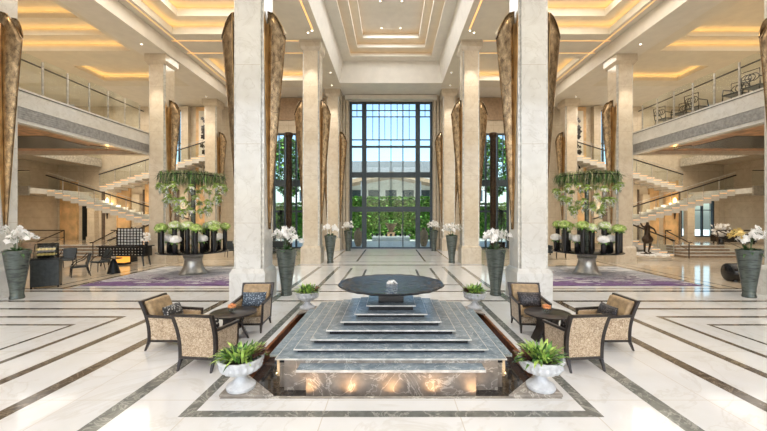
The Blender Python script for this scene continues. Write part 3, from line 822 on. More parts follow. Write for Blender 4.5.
# ------------------------------------------------------------------ armchairs, tables
def make_armchair(label):
    t = thing('armchair', label, 'armchair')
    def taper(co):
        f = .88+.12*min(1, max(0, (co.z)/.9)); return (co.x*f, co.y, co.z)
    def backy(z): u = (z-.17)/.77; return .27+.15*u**1.2+ -.05*math.sin(PI*u)
    zs = [.17+.77*k/8 for k in range(9)]
    # dark wood frame
    g = MB()
    for sx in (-1, 1):
        poly = [(backy(z)+.03, z) for z in zs]+[(backy(z)-.03, z) for z in reversed(zs)]
        g.prism_x(poly, sx*.30, sx*.365)
        g.loft([[(sx*.31,-.38,.60),(sx*.37,-.38,.60),(sx*.37,-.38,.645),(sx*.31,-.38,.645)],[(sx*.31,.30,.64),(sx*.37,.30,.64),(sx*.37,.34,.685),(sx*.31,.34,.685)]])
        g.box(sx*.315, sx*.36, -.38, -.33, .17, .62)
        g.box(sx*.315, sx*.36, -.38, .27, .17, .215)
    g.prism_x([(backy(.94)+.03,.94),(backy(.90)+.03,.895),(backy(.90)-.03,.895),(backy(.94)-.03,.94)], -.36, .36)
    g.prism_x([(backy(.17)+.03,.17),(backy(.215)+.03,.215),(backy(.215)-.03,.215),(backy(.17)-.03,.17)], -.36, .36)
    g.box(-.36, .36, -.38, -.35, .17, .215)
    g.xf(taper); g.build('frame', M['wood'], t, bevel=.006, seg=1)
    g = MB(); z2 = [.21+.69*k/8 for k in range(9)]
    g.prism_x([(backy(z)+.018, z) for z in z2]+[(backy(z)-.02, z) for z in reversed(z2)], -.315, .315); g.xf(taper)
    g.build('back_panel', M['damask'], t, smooth=True)
    g = MB(); z3 = [.40+.52*k/8 for k in range(9)]
    g.prism_x([(backy(z)-.02, z) for z in z3]+[(backy(z)-.13+.03*abs(z-.66), z) for z in reversed(z3)], -.30, .30); g.xf(taper)
    g.build('back_cushion', M['velvet'], t, smooth=True, bevel=.03, seg=3)
    for sx in (-1, 1):
        g = MB(); g.prism_x([(-.34,.21),(.26,.21),(.30,.63),(-.34,.605)], sx*.32, sx*.35); g.xf(taper)
        g.build('side_panel', M['damask'], t)
        g = MB(); g.prism_x([(-.36,.38),(.2,.38),(.24,.6),(-.36,.59)], sx*.27, sx*.322); g.xf(taper); g.build('inner_arm', M['velvet'], t, bevel=.01)
    g = MB(); g.box(-.30, .30, -.37, .22, .2, .34); g.xf(taper); g.build('seat_base', M['damask'], t, bevel=.01)
    g = MB(); g.box(-.275, .275, -.38, .2, .34, .46); g.xf(taper); g.build('seat_cushion', M['velvet'], t, bevel=.035, seg=3)
    for sx in (-1, 1):
        for yy, ty in ((-.35, -.37), (.28, .36)):
            g = MB(); g.loft([[(sx*.29+a*w+(sx*(.0)), y+c*w, z) for a,c in ((-1,-1),(1,-1),(1,1),(-1,1))] for w, y, z in ((.014, ty, 0), (.026, yy, .18))])
            g.build('leg', M['wood'], t)
    return t
def make_pillow(label, mat):
    g = MB(); n = 14; top = []; 
    for side in (1, -1):
        rows_ = []
        for i in range(n+1):
            row = []
            for j in range(n+1):
                u, v = -1+2*i/n, -1+2*j/n
                tck = (max(0, 1-u*u)**.45)*(max(0, 1-v*v)**.45)
                row.append((u*.265*(1-.06*(1-v*v)), side*.085*tck, v*.165*(1-.06*(1-u*u))))
            rows_.append(row)
        g.loft(rows_, closed=False, cap=False)
    bmesh.ops.remove_doubles(g.bm, verts=g.bm.verts, dist=.0005)
    o = g.build('throw_pillow', mat, None, smooth=True); tag(o, label, 'pillow'); return o
def make_table(label):
    t = thing('round_side_table', label, 'table')
    g = MB(); g.lathe([(.44,.515),(.45,.525),(.45,.545),(.44,.55)], n=56); g.build('tabletop', M['wood'], t, smooth=True)
    for k in range(3):
        a = 2*PI*k/3+.5
        g = MB(); pr = []
        for z, r in ((0,.27),(.2,.17),(.35,.14),(.515,.2)):
            c = Vector((r*math.cos(a), r*math.sin(a), z)); n_ = Vector((-math.sin(a), math.cos(a), 0)); d = Vector((math.cos(a), math.sin(a), 0))
            pr.append([c+n_*.13+d*.02, c-n_*.13+d*.02, c-n_*.13-d*.02, c+n_*.13-d*.02])
        g.loft(pr); g.build('leg', M['wood'], t, smooth=True)
    g = MB(); g.lathe([(.16,.22),(.16,.24)], n=20); g.build('stretcher', M['wood'], t)
    return t
ch = None; tb = None
for s in (-1, 1):
    S = SIDE(s)
    defs = [((s*3.1, 7.85), s*-.06, 'facing the camera at the rear of the %s seating group' % S),
            ((s*4.27, 6.8), (PI/2 if s < 0 else -PI/2)+s*.02, 'seen side-on at the outer edge of the %s seating group' % S),
            ((s*3.07, 5.98), PI+s*.12, 'with its back to the camera in the %s seating group' % S)]
    for k, ((x, y), rz, d) in enumerate(defs):
        if k == 1: x = -4.21 if s < 0 else 4.15
        if k == 2: x = s*3.12
        lb = 'dark-framed gold damask armchair '+d
        if ch is None: ch = make_armchair(lb); ch.location = (x, y, 0); ch.rotation_euler = (0,0,rz)
        else: dup(ch, (x, y, 0), rz, lb)
        mat = (M['cush_blue'] if k == 0 else M['cush_bw']) if s < 0 else M['cush_blk']
        nm = ('blue and silver patterned' if k == 0 else 'black and white patterned') if s < 0 else 'charcoal sequinned'
        where = ['rear armchair', 'outer armchair', 'front armchair'][k]
        p = make_pillow('%s pillow on the %s of the %s seating group' % (nm, where, S), mat)
        off = Matrix.Rotation(rz, 3, 'Z') @ Vector((.02, .03, 0))
        p.location = (x+off.x, y+off.y, .635); p.rotation_euler = (-.32, 0, rz)
    tx, ty = (-3.23, 7.18) if s < 0 else (3.18, 7.12)
    lb = 'round dark wood side table in the %s seating group' % S
    if tb is None: tb = make_table(lb); tb.location = (tx, ty, 0)
    else: dup(tb, (tx, ty, 0), .6, lb)
    t = thing('flower_bowl', 'small glass bowl of orange blooms on the %s round table' % S, 'bowl', (tx-.02, ty-.02, .55)); t.scale = (1.3,1.3,1.3)
    g = MB(); g.lathe([(.03,.0),(.05,.01),(.065,.05),(.06,.08),(.055,.08),(.055,.05),(.02,.02)], n=18); g.build('glass_bowl', M['glass3'], t, smooth=True)
    g = MB(); rr = random.Random(4)
    for k in range(9):
        a = 2*PI*k/8; q = .04 if k < 8 else 0; c = Vector((q*math.cos(a), q*math.sin(a), .085+(.02 if k == 8 else 0)))
        g.ball(c, .026, n=8, m=5)
        for j in range(5):
            b2 = 2*PI*j/5; g.f([c+Vector((0,0,.02)), c+Vector((.03*math.cos(b2), .03*math.sin(b2), .03)), c+Vector((.03*math.cos(b2+.9), .03*math.sin(b2+.9), .025))])
    g.build('blooms', M['petal_o'], t, smooth=True)

# ------------------------------------------------------------------ rugs and flower stands
for s in (-1, 1):
    g = MB(); rr = random.Random(9); pts = []
    X0, X1 = -2.9, 2.9
    g.box(X0, X1, -2.35, 2.35, 0, .012)
    o = g.build('area_rug', M['rug'], None, loc=(s*8.3, 14.95, .006)); tag(o, 'purple and grey abstract rug under the %s flower stand' % SIDE(s), 'rug')
stand = None; hv = None; cv = None; hyd = {}
def make_stand(label):
    t = thing('flower_stand', label, 'display stand')
    g = MB(); g.lathe([(.56,0),(.56,.03),(.52,.06),(.5,.1),(.40,.3),(.35,.5),(.345,.66),(.40,.72),(.37,.76),(.40,.8),(.43,.84),(.43,.9),(.2,.93)], n=44); g.build('pewter_base', M['pewter'], t, smooth=True)
    g = MB(); g.lathe([(.3,.93),(1.38,.94),(1.4,.96),(1.38,.98),(.1,.985)], n=56); g.build('tray', M['black'], t, smooth=True)
    g = MB(); g.tube([(0,0,.98),(0,0,4.2)], .085, 16); g.build('pole', M['vase'], t, smooth=True)
    g = MB()
    for R, z in ((1.2,4.2),):
        g.tube([(R*math.cos(2*PI*k/40), R*math.sin(2*PI*k/40), z) for k in range(41)], .018, 6)
        for k in range(6): a = 2*PI*k/6; g.tube([(0,0,z),(R*math.cos(a), R*math.sin(a), z)], .012, 5)
    g.build('ring_frame', M['blackm'], t)
    g = MB(); r = random.Random(2)
    for k in range(1500):
        a = r.uniform(0, 2*PI); R = 1.24*math.sqrt(r.uniform(.35, 1)); g.mi = r.choice([0,0,1,1,2])
        b3 = r.uniform(0, 2*PI)
        g.leaf((R*math.cos(a), R*math.sin(a), 4.28+r.uniform(-.06,.1)), (.5*math.cos(b3), .5*math.sin(b3), r.uniform(-1.8,.25)), r.uniform(.2,.5), r.uniform(.01,.022), .3, n=2)
    o = g.build('moss_crown', [M['moss'], M['leaf2'], M['leaf']], t)
    return t
def make_hanging(label, group):
    t = thing('hanging_vase', label, 'hanging vase', group=group)
    g = MB(); g.tube([(0,0,.26),(0,0,.62)], .004, 4); g.build('cord', M['steel'], t)
    g = MB(); g.lathe([(.012,-.12),(.05,-.06),(.06,.02),(.03,.12),(.028,.2),(.036,.24)], n=12, cap=False); g.build('glass_bottle', M['glass3'], t, smooth=True)
    g = MB(); r = random.Random(8)
    for k in range(44):
        a = r.uniform(0, 2*PI); el = r.uniform(-.6, 1.2); g.mi = r.choice([0,1,1,2])
        g.leaf((.02*math.cos(a), .02*math.sin(a), .24), (math.cos(a)*math.cos(el), math.sin(a)*math.cos(el), math.sin(el)), r.uniform(.13,.24), .045, .4, n=2)
    g.build('blossoms', [M['petal'], M['leaf3'], M['petal_g']], t)
    return t
def make_cyl(label, group):
    t = thing('cylinder_vase', label, 'vase', group=group)
    g = MB(); g.lathe([(.085,0),(.09,.01),(.09,.92),(.08,.92),(.078,.7)], n=18); g.build('body', M['black'], t, smooth=True); return t
def make_hyd(label, m1, m2, group, kind):
    t = thing('hydrangea_bouquet', label, 'flowers', group=group)
    g = MB(); r = random.Random(kind)
    for k in range(150):
        th = math.acos(r.uniform(-.35, 1)); ph = r.uniform(0, 2*PI); R = .23
        d = Vector((math.sin(th)*math.cos(ph), math.sin(th)*math.sin(ph), math.cos(th)*.75)); g.mi = r.choice([0,0,1])
        p = Vector((0,0,.1))+d*R
        a = d.orthogonal().normalized(); c = d.cross(a); q = .038
        g.f([p+a*q, p+c*q, p-a*q, p-c*q])
    g.ball((0,0,.1), .2, (1,1,.75), n=12, m=7)
    g.build('flower_head', [m1, m2], t)
    g = MB()
    for k in range(7): a = 2*PI*k/7; g.leaf((.03*math.cos(a), .03*math.sin(a), -.02), (math.cos(a), math.sin(a), .2), .2, .05, .6, n=3)
    g.build('leaves', M['leaf'], t)
    return t
for s in (-1, 1):
    S = SIDE(s); cx, cy = (-8.58 if s < 0 else 8.5), 15.2; r = random.Random(20+s)
    lb = 'tall pewter-based flower stand with moss crown on the %s rug' % S
    if stand is None: stand = make_stand(lb); stand.location = (cx, cy, .02)
    else: stand2 = dup(stand, (cx, cy, .02), .5, lb)
    grp = {1.24: 'top', 1.0: 'middle', .62: 'lowest'}
    for R, z, n_ in ((1.24, 3.5, 16), (1.0, 3.0, 14), (.62, 2.6, 11)):
        for k in range(n_):
            a = 2*PI*k/n_+r.uniform(-.1,.1); zz = z+r.uniform(-.14,.14)
            lbh = 'small clear bottle of lime flowers hanging in the %s ring, %s stand' % (grp[R], S)
            gh = 'bottles hanging in the %s ring of the %s stand' % (grp[R], S)
            if hv is None: hv = make_hanging(lbh, gh); hv.location = (cx+R*math.cos(a), cy+R*math.sin(a), zz)
            else: dup(hv, (cx+R*math.cos(a), cy+R*math.sin(a), zz), a*3, lbh, gh)
    # black cylinders on the tray, each with a bouquet
    for k in range(21):
        a = 2*PI*k/21+.2; R = 1.24 if k % 2 else .9
        x, y = cx+R*math.cos(a), cy+R*math.sin(a)
        lbc = 'glossy black cylinder vase on the tray of the %s flower stand' % S; gc = 'black vases on the %s flower stand' % S
        low = (k % 3 == 0)
        if cv is None: cv = make_cyl(lbc, gc); cv.location = (x, y, 1.0); c_ = cv
        else: c_ = dup(cv, (x, y, 1.0), 0, lbc, gc)
        kind = 'white' if low else ('lime' if k % 2 else 'pale green')
        key = kind
        hs = .5 if low else 1
        hs = .5 if low else r.uniform(.82, 1.15)
        c_.scale = (1,1,hs)
        z = 1.0+.92*hs+.01
        lbk = '%s hydrangea bunch in a %s black vase on the %s stand' % (kind, 'short' if low else 'tall', S); gk = '%s bunches on the %s stand' % (kind, S)
        if key not in hyd:
            mm = {'white': (M['petal'], M['petal']), 'lime': (M['leaf3'], M['petal_g']), 'pale green': (M['petal_g'], M['petal'])}[kind]
            hyd[key] = make_hyd(lbk, mm[0], mm[1], gk, 5); hyd[key].location = (x, y, z)
        else: dup(hyd[key], (x, y, z), a, lbk, gk)
    # floor standing black vases behind stand
    for k, (dx, dy) in enumerate(((-1.1, 2.0), (1.0, 2.1))):
        x, y = cx+dx, cy+dy
        c_ = dup(cv, (x, y, .0), 0, 'black cylinder vase standing on the floor behind the %s flower stand, %s one' % (S, 'left' if k == 0 else 'right')); c_['group'] = ''
        del c_['group']; c_.scale = (1.3,1.3,1.25)
        h_ = dup(hyd['white'], (x, y, 1.14), 0, 'white hydrangea bunch in the %s floor vase behind the %s stand' % ('left' if k == 0 else 'right', S)); del h_['group']

# ------------------------------------------------------------------ hall furniture
def make_dchair(label, mat, name='side_chair'):
    t = thing(name, label, 'chair')
    g = MB(); g.box(-.27,.27,-.28,.26,.38,.46); g.build('seat', mat, t, bevel=.02)
    g = MB(); R = []
    for k in range(9):
        u = k/8; z = .44+.5*u; y = .24+.12*u
        w = .27*(1-.1*u); R.append([(-w,y-.04,z),(0,y+.02,z+.02*u),(w,y-.04,z),(w,y,z),(0,y+.06,z+.02*u),(-w,y,z)])
    g.loft(R); g.build('backrest', mat, t, smooth=True)
    for sx in (-1, 1):
        g = MB(); g.tube([(sx*.26,.28,.92),(sx*.30,.12,.72),(sx*.31,-.1,.62),(sx*.29,-.26,.42)], .018, 6); g.build('arm', M['black'], t, smooth=True)
        for yy, ty in ((-.25,-.27),(.24,.34)):
            g = MB(); g.tube([(sx*.24,yy,.4),(sx*.25,ty,0)], [.025,.014], 6); g.build('leg', M['black'], t)
    return t
dc = make_dchair('dark leather side chair with curved arms, nearer the pastry cabinet', M['dleather']); dc.location = (-13.0, 14.6, .004); dc.rotation_euler = (0,0,-.75)
dup(dc, (-13.35, 16.1, .004), -.35, 'dark leather side chair with curved arms, nearer the cone table')
dup(dc, (-15.6, 16.9, .004), .5, 'dark side chair behind the pastry cabinet')
t = thing('cone_table', 'small black cone-shaped table beside the dark leather chairs', 'table', (-12.2, 15.4, .004))
g = MB(); g.lathe([(.25,0),(.24,.03),(.11,.5),(.06,.62),(.08,.64)], n=24); g.build('base', M['blackm'], t, smooth=True)
g = MB(); g.lathe([(.3,.64),(.31,.65),(.3,.665)], n=28); g.build('tabletop', M['black'], t)
t = thing('pastry_cabinet', 'dark pastry cabinet with curved glass display at far left', 'display cabinet', (-12.2, 12.4, .004), .6); t.scale = (.74,.8,1)
MB().box(-.5,.5,-.35,.35,.06,1.0).build('body', M['dleather'], t, bevel=.015)
g = MB(); g.box(-.55,.55,-.4,.4,1.0,1.05); g.build('worktop', M['black'], t)
g = MB()
for sx in (-1,1):
    for sy in (-1,1): g.box(sx*.46-.03, sx*.46+.03, sy*.31-.03, sy*.31+.03, 0, .06)
g.build('feet', M['black'], t)
for sx in (-1, 1): MB().box(sx*.02, sx*.44, -.36, -.35, .12, .95).build('door', M['dleather'], t, bevel=.004)
g = MB(); arc = [(-.32+0*k, 1.05) for k in range(1)]; P = [(-.32,1.05),(-.31,1.25),(-.2,1.42),(-.05,1.52),(.3,1.52),(.3,1.05)]
g.prism_x(P, -.36, -.35); g.prism_x(P, .35, .36); g.loft([[(-.36,y,z) for y,z in P],[(.36,y,z) for y,z in P]], closed=False, cap=False); g.build('glass_hood', M['glass2'], t)
g = MB()
for sx in (-1, 1): g.tube([(sx*.37,y,z) for y,z in P], .014, 5)
g.box(-.38,.38,.28,.31,1.05,1.54); g.build('hood_frame', M['black'], t)
for zz in (1.12, 1.3): MB().box(-.34,.34,-.25,.28,zz-.012,zz).build('shelf', M['glass3'], t)
rr = random.Random(3); pc = None
for zz in (1.12, 1.3):
    for k in range(10):
        lx, ly = (-.26+.13*(k % 5))*.74, (-.12+.2*(k//5))*.8; x, y = -12.2+lx*math.cos(.6)-ly*math.sin(.6), 12.4+lx*math.sin(.6)+ly*math.cos(.6)
        lb = 'golden pastry on the %s shelf of the glass display cabinet' % ('lower' if zz < 1.2 else 'upper'); gp = 'pastries on the %s shelf' % ('lower' if zz < 1.2 else 'upper')
        if pc is None:
            g = MB(); g.ball((0,0,.035), .055, (1.1,.8,.65), n=10, m=6); g.tube([(-.045,0,.05),(0,.01,.072),(.045,0,.05)], .012, 5)
            pc = g.build('pastry', M['petal_y'], None, smooth=True); tag(pc, lb, 'pastry', gp); pc.location = (x, y, zz+.004)
        else: dup(pc, (x, y, zz+.004), rr.uniform(0,3), lb, gp)
# grid cabinet
t = thing('console_cabinet', 'long black lacquer console cabinet with studded doors in the left hall', 'cabinet', (-13.45, 17.75, .004))
MB().box(-1.15,1.15,-.28,.28,.5,.98).build('body', M['black'], t, bevel=.01)
MB().box(-1.25,1.25,-.32,.32,.98,1.03).build('top', M['black'], t, bevel=.006)
g = MB()
for i in range(14):
    for j in range(3): g.ball((-1.0+i*.154, -.29, .6+j*.14), .03, (1,.5,1), n=8, m=4)
g.build('studs', M['pewter'], t)
for sx in (-1,1):
    for sy in (-1,1):
        g = MB(); g.tube([(sx*1.0,sy*.22,.5),(sx*1.08,sy*.24,0)], [.05,.03], 6); g.build('leg', M['black'], t)
t = thing('lattice_screen', 'black lattice screen with white panes standing on the console cabinet', 'screen', (-13.25, 17.8, 1.034))
MB().box(-.62,.62,-.02,.02,.03,.85).build('panel', M['facade'], t)
g = MB()
for i in range(9): x = -.64+i*.16; g.box(x-.018, x+.018, -.04, -.02, 0, .87)
for j in range(7): z = .02+j*.14; g.box(-.66, .66, -.045, -.02, z-.018, z+.018)
g.box(-.7,.7,-.08,.08,-.0,.03); g.build('lattice', M['black'], t)
t = thing('table_lamp', 'amber box lamp on the floor between chairs and console', 'lamp', (-14.0, 18.3, .004))
MB().box(-.22,.22,-.2,.2,.1,.55).build('lamp_shade', M['shade'], t, bevel=.02)
MB().box(-.25,.25,-.23,.23,0,.1).build('base', M['black'], t)
# flower arrangement at the console's end
t = thing('flower_arrangement', 'loose white and pink blossoms in a dark pot on the console end', 'flowers', (-12.4, 17.75, 1.034))
g = MB(); g.lathe([(.06,0),(.09,.1),(.07,.2)], n=12); g.build('pot', M['black'], t, smooth=True)
g = MB(); r = random.Random(6)
for k in range(40):
    p = Vector((r.uniform(-.2,.2), r.uniform(-.15,.15), r.uniform(.25,.65))); blossom(g, p, (r.uniform(-1,1),-1,r.uniform(0,1)), .06, r); g.tube([(0,0,.15), p], .004, 4)
g.build('blossoms', M['petal'], t)
# bust sculpture behind console (left) & dancing statue (right)
def skin(name, verts, edges, radii, mat, parent, sub=2):
    me = bpy.data.meshes.new(name); me.from_pydata(verts, edges, []); me.update()
    o = bpy.data.objects.new(name, me); COL.objects.link(o)
    sk = o.modifiers.new('skin', 'SKIN'); sk.use_smooth_shade = True
    sv = me.skin_vertices[0].data if me.skin_vertices else None
    if sv is None:
        bpy.context.view_layer.objects.active = o
        bm_ = bmesh.new(); bm_.from_mesh(me); bm_.verts.layers.skin.verify(); bm_.to_mesh(me); bm_.free(); sv = me.skin_vertices[0].data
    for i, r_ in enumerate(radii): sv[i].radius = (r_, r_); sv[i].use_root = (i == 0)
    su = o.modifiers.new('sub', 'SUBSURF'); su.levels = sub; su.render_levels = sub
    me.materials.append(mat); o.parent = parent; return o
def statue(label, loc, rz, sc, base_label):
    t = thing('bronze_statue', label, 'statue', loc, rz)
    V = [(0,0,.95),(0,0,1.12),(0,.01,1.32),(0,0,1.46),(0,-.01,1.56),(0,-.02,1.68),   # pelvis..head
         (.1,0,.9),(.17,-.05,.52),(.13,.03,.08),(.13,-.12,.03),
         (-.1,0,.9),(-.16,.02,.5),(-.12,.05,.08),(-.12,-.1,.03),
         (.2,0,1.4),(.42,-.05,1.3),(.46,-.15,1.06),(-.2,0,1.4),(-.42,-.06,1.45),(-.62,-.1,1.62)]
    E = [(0,1),(1,2),(2,3),(3,4),(4,5),(0,6),(6,7),(7,8),(8,9),(0,10),(10,11),(11,12),(12,13),(3,14),(14,15),(15,16),(3,17),(17,18),(18,19)]
    R_ = [.14,.115,.15,.09,.055,.1,.1,.07,.04,.035,.1,.07,.04,.035,.07,.045,.03,.07,.045,.03]
    skin('figure', V, E, R_, M['bronze_dark'], t)
    g = MB(); R2 = []
    for k in range(6):
        z = .95-.42*k/5; w = .17+.12*math.sin(PI*k/5); n_ = 20
        R2.append([(w*(1+.08*math.sin(5*2*PI*j/n_))*math.cos(2*PI*j/n_), w*.8*(1+.08*math.sin(5*2*PI*j/n_))*math.sin(2*PI*j/n_), z) for j in range(n_)])
    g.loft(R2); g.build('draped_cloth', M['bronze_dark'], t, smooth=True)
    MB().box(-.25,.25,-.2,.2,-.04,.015).build('base', M['bronze_dark'], t, bevel=.01)
    t.scale = (sc,sc,sc)
    return t
t = thing('round_plinth', 'round white plinth with stone rim under the bronze statue', 'plinth', (15.3, 20.9, .006))
g = MB(); g.lathe([(1.15,0),(1.15,.1),(1.2,.14),(1.2,.2),(1.0,.22)], n=48); g.build('drum', M['column_warm'], t, smooth=True)
g = MB(); rr = random.Random(1)
for k in range(160):
    a = rr.uniform(0, 2*PI); R = 1.02*math.sqrt(rr.uniform(0.05,1)); g.ball((R*math.cos(a), R*math.sin(a), .25), rr.uniform(.05,.09), (1,1,.6), n=6, m=4)
o = g.build('white_pebbles', M['petal'], t); o['kind'] = 'stuff'
statue('dark bronze dancing figure with one arm raised on the round white plinth', (15.3, 20.9, .30), .3, 1.12, '')
t = thing('sculpture_pedestal', 'tall black pedestal behind the console in the left hall', 'pedestal', (-14.35, 19.35, .006))
MB().box(-.2,.2,-.2,.2,0,.9).build('body', M['black'], t, bevel=.01)
statue('dark bronze figure standing behind the console cabinet', (-14.35, 19.35, .935), 2.6, .6, '')
# black drum table on right
t = thing('drum_stool', 'large glossy black cylinder lying on its side near the right vase', 'stool', (13.6, 13.45, .004), -.15)
g = MB(); n = 40; R = []
for x, r in ((-.62,.3),(-.6,.335),(-.56,.345),(.56,.345),(.6,.335),(.62,.3)):
    R.append([(x, r*math.cos(2*PI*k/n), .35+r*math.sin(2*PI*k/n)) for k in range(n)])
g.loft(R); g.build('drum', M['black'], t, smooth=True)
g = MB()
for x in (-.45, .45): g.box(x-.05, x+.05, -.2, .2, 0, .06)
g.build('cradle', M['black'], t)
# tan tub chair on the left, sofas on the landings
def make_sofa(label, mat, w=1.0):
    t = thing('lounge_sofa', label, 'sofa')
    MB().box(-w,w,-.4,.3,.12,.42).build('seat', mat, t, bevel=.04)
    MB().box(-w,w,.25,.45,.12,.85).build('backrest', mat, t, bevel=.04)
    for sx in (-1, 1):
        MB().box(sx*w,sx*(w+.16),-.42,.45,.12,.62).build('arm', mat, t, bevel=.03)
        for sy in (-.35,.35): MB().box(sx*w-.03,sx*w+.03,sy-.03,sy+.03,0,.12).build('leg', M['black'], t)
    return t
def make_tub(label):
    t = thing('tub_chair', label, 'armchair'); g = MB(); R = []
    for z, r in ((.12,.3),(.45,.34),(.82,.4)):
        R.append([((r+d)*math.cos(a), (r+d)*math.sin(a)*.95, z) for d, seq in ((0, range(0, 13)), (-.09, range(12, -1, -1))) for a in [(-.35+ (PI+.7)*k/12) for k in seq]])
    g.loft(R); g.build('shell', M['tan'], t, smooth=True)
    g = MB(); g.lathe([(.28,.12),(.29,.38),(.27,.44),(.1,.46)], n=20); g.build('seat', M['tan'], t, smooth=True)
    for k in range(4): a = PI/4+k*PI/2; g = MB(); g.tube([(.2*math.cos(a),.2*math.sin(a),.13),(.24*math.cos(a),.24*math.sin(a),0)], [.02,.012], 6); g.build('leg', M['black'], t)
    return t
tc = make_tub('tan leather tub chair behind the pastry cabinet'); tc.location = (-19.0, 18.4, .004); tc.scale = (1.25,1.25,1.35)
so = make_sofa('dark sofa on the right landing beside the steps', M['black']); so.location = (22.9, 23.4, .685)
pos = [(-8.6, 20.4, .2), (-7.2, 20.9, -.4), (8.4, 21.6, .3), (10.1, 20.8, -.4), (-9.9, 21.6, .7)]
for k, (x, y, rz) in enumerate(pos):
    nm = ['left of the nearer pair', 'right of the nearer pair', 'close to the middle column', 'close to the outer column', 'farther back by the window'][k]
    dup(dc, (x, y, .006), rz+PI*(k % 2), 'dark side chair in the %s rear lounge, %s' % ('left' if x < 0 else 'right', nm))
so2 = make_sofa('low dark sofa in the right rear lounge before the window', M['dleather'], .9); so2.location = (9.4, 23.0, .006)
so3 = make_sofa('low dark sofa in the left rear lounge before the window', M['dleather'], .9); so3.location = (-8.0, 23.2, .006)
# console tables with dark topiary by side windows
for s in (-1, 1):
    S = SIDE(s)
    t = thing('topiary_tree', 'dark conical topiary in a black pot before the %s side window' % S, 'plant', (s*7.75, 24.6, .006))
    g = MB(); g.lathe([(.22,0),(.3,.7),(.28,.7),(.27,.6)], n=18); g.build('pot', M['black'], t, smooth=True)
    g = MB(); rr = random.Random(4)
    for k in range(900):
        u = rr.uniform(0,1); a = rr.uniform(0,2*PI); R = .52*(1-u)+.04
        g.leaf((R*.7*math.cos(a), R*.7*math.sin(a), .7+2.2*u), (math.cos(a), math.sin(a), rr.uniform(0,.9)), .2, .03, .2, n=2)
    g.build('foliage', M['dleather'], t)
    g = MB(); g.tube([(0,0,.6),(0,0,2.8)], .03, 6); g.build('stem', M['wood'], t)
    t = thing('bronze_column', 'slim round dark bronze column before the %s side window' % S, 'column', (s*7.55, 25.9, .006))
    g = MB(); g.lathe([(.3,0),(.3,.15),(.22,.2),(.22,8.3),(.26,8.35),(.3,8.5),(.3,8.65),(.2,8.7)], n=18); g.build('shaft', M['bronze_dark'], t, smooth=True)
# mezzanine chairs on right balcony (and a few left)
mc = None
def make_mchair(label):
    t = thing('wire_back_chair', label, 'chair')
    MB().box(-.25,.25,-.25,.25,.42,.47).build('seat', M['dleather'], t, bevel=.015)
    g = MB(); g.tube([(-.25,.25,.45),(-.27,.3,.95),(.27,.3,.95),(.25,.25,.45)], .018, 6)
    for k in range(3): g.tube([(.15*math.cos(q)+(-.1+.1*k), .29, .72+.12*math.sin(q)) for q in [2*PI*j/12 for j in range(13)]], .014, 5)
    g.build('backrest', M['blackm'], t)
    for sx in (-1, 1):
        g = MB(); g.tube([(sx*.27,.28,.7),(sx*.29,-.1,.68),(sx*.25,-.22,.45)], .018, 6); g.build('arm', M['blackm'], t)
        for yy in (-.22,.24): g = MB(); g.tube([(sx*.23,yy,.43),(sx*.25,yy*1.15,0)], .018, 6); g.build('leg', M['blackm'], t)
    return t
for k, y in enumerate((13.4, 14.25, 16.0, 16.9, 17.9)):
    lb = 'dark wire-backed chair on the right balcony, %s from the camera' % ['nearest','second','third','fourth','fifth'][k]
    rz = -PI/2 + (.3 if k % 2 else PI+.2)
    if mc is None: mc = make_mchair(lb); mc.location = (14.0, y, 6.95); mc.rotation_euler = (0,0,rz); mc.scale = (1.15,)*3
    else: dup(mc, (14.0, y, 6.95), rz, lb)
t0 = thing('balcony_table', 'small square table between the right balcony chairs', 'table', (14.05, 12.5, 6.95))
MB().box(-.35,.35,-.35,.35,.7,.74).build('tabletop', M['tan'], t0); MB().box(-.04,.04,-.04,.04,.02,.7).build('stem', M['blackm'], t0); MB().box(-.25,.25,-.25,.25,0,.02).build('base', M['blackm'], t0)
# white flowers on right landing
t = thing('flower_arrangement', 'white flower arrangement in a dark pot on the right landing', 'flowers', (21.6, 22.95, .685))
g = MB(); g.lathe([(.15,0),(.22,.35),(.16,.5)], n=14); g.build('pot', M['black'], t, smooth=True)
g = MB(); r = random.Random(16)
for k in range(60):
    p = Vector((r.gauss(0,.28), r.gauss(0,.2), r.uniform(.6,1.3))); blossom(g, p, (r.uniform(-1,1),-1,r.uniform(0,1)), .1, r); g.tube([(0,0,.4), p], .006, 4)
g.build('blossoms', M['petal'], t)

# ------------------------------------------------------------------ downlights
dl = None
dpos = []
for s in (-1, 1):
    dpos += [(s*4.2, 17.7, HZ, 'before the middle %s aisle column' % SIDE(s)), (s*3.95, 17.5, HZ, 'over the %s aisle edge, paired' % SIDE(s)),
             (s*3.9, 22.6, HZ, 'over the far %s aisle edge' % SIDE(s)), (s*12.4, 17.4, 11.07, 'before the middle %s balcony column' % SIDE(s)),
             (s*4.2, 24.8, HZ, 'before the farthest %s aisle column' % SIDE(s)), (s*13.2, 25.0, 11.07, 'before the farthest %s balcony column' % SIDE(s)),
             (s*18.5, 13.7, 11.93, 'in the %s balcony ceiling tray, near' % SIDE(s)), (s*18.5, 15.6, 11.93, 'in the %s balcony ceiling tray, far' % SIDE(s)),
             (s*10.6, 24.5, HZ, 'in the %s rear lounge ceiling' % SIDE(s))]
for k, (x, y) in enumerate(((-.6,22.3),(.6,22.3),(-.6,19.5),(.6,19.5),(-.6,16.9),(.6,16.9))):
    dpos.append((x, y, 14.51, 'in the central ceiling tray, %s %s' % ('left' if x < 0 else 'right', ['far','middle','near'][k//2])))
for x, y, z, w in dpos:
    if dl is None:
        dl = thing('ceiling_downlight', 'recessed round downlight '+w, 'ceiling light', (x,y,z))
        MB().lathe([(.05,-.01),(.065,-.009),(.065,-.001)], n=16).build('rim', M['plaster'], dl); MB().lathe([(.03,-.018),(.045,-.01)], n=16).build('lens', M['bulb'], dl)
    else: dup(dl, (x,y,z), 0, 'recessed round downlight '+w)

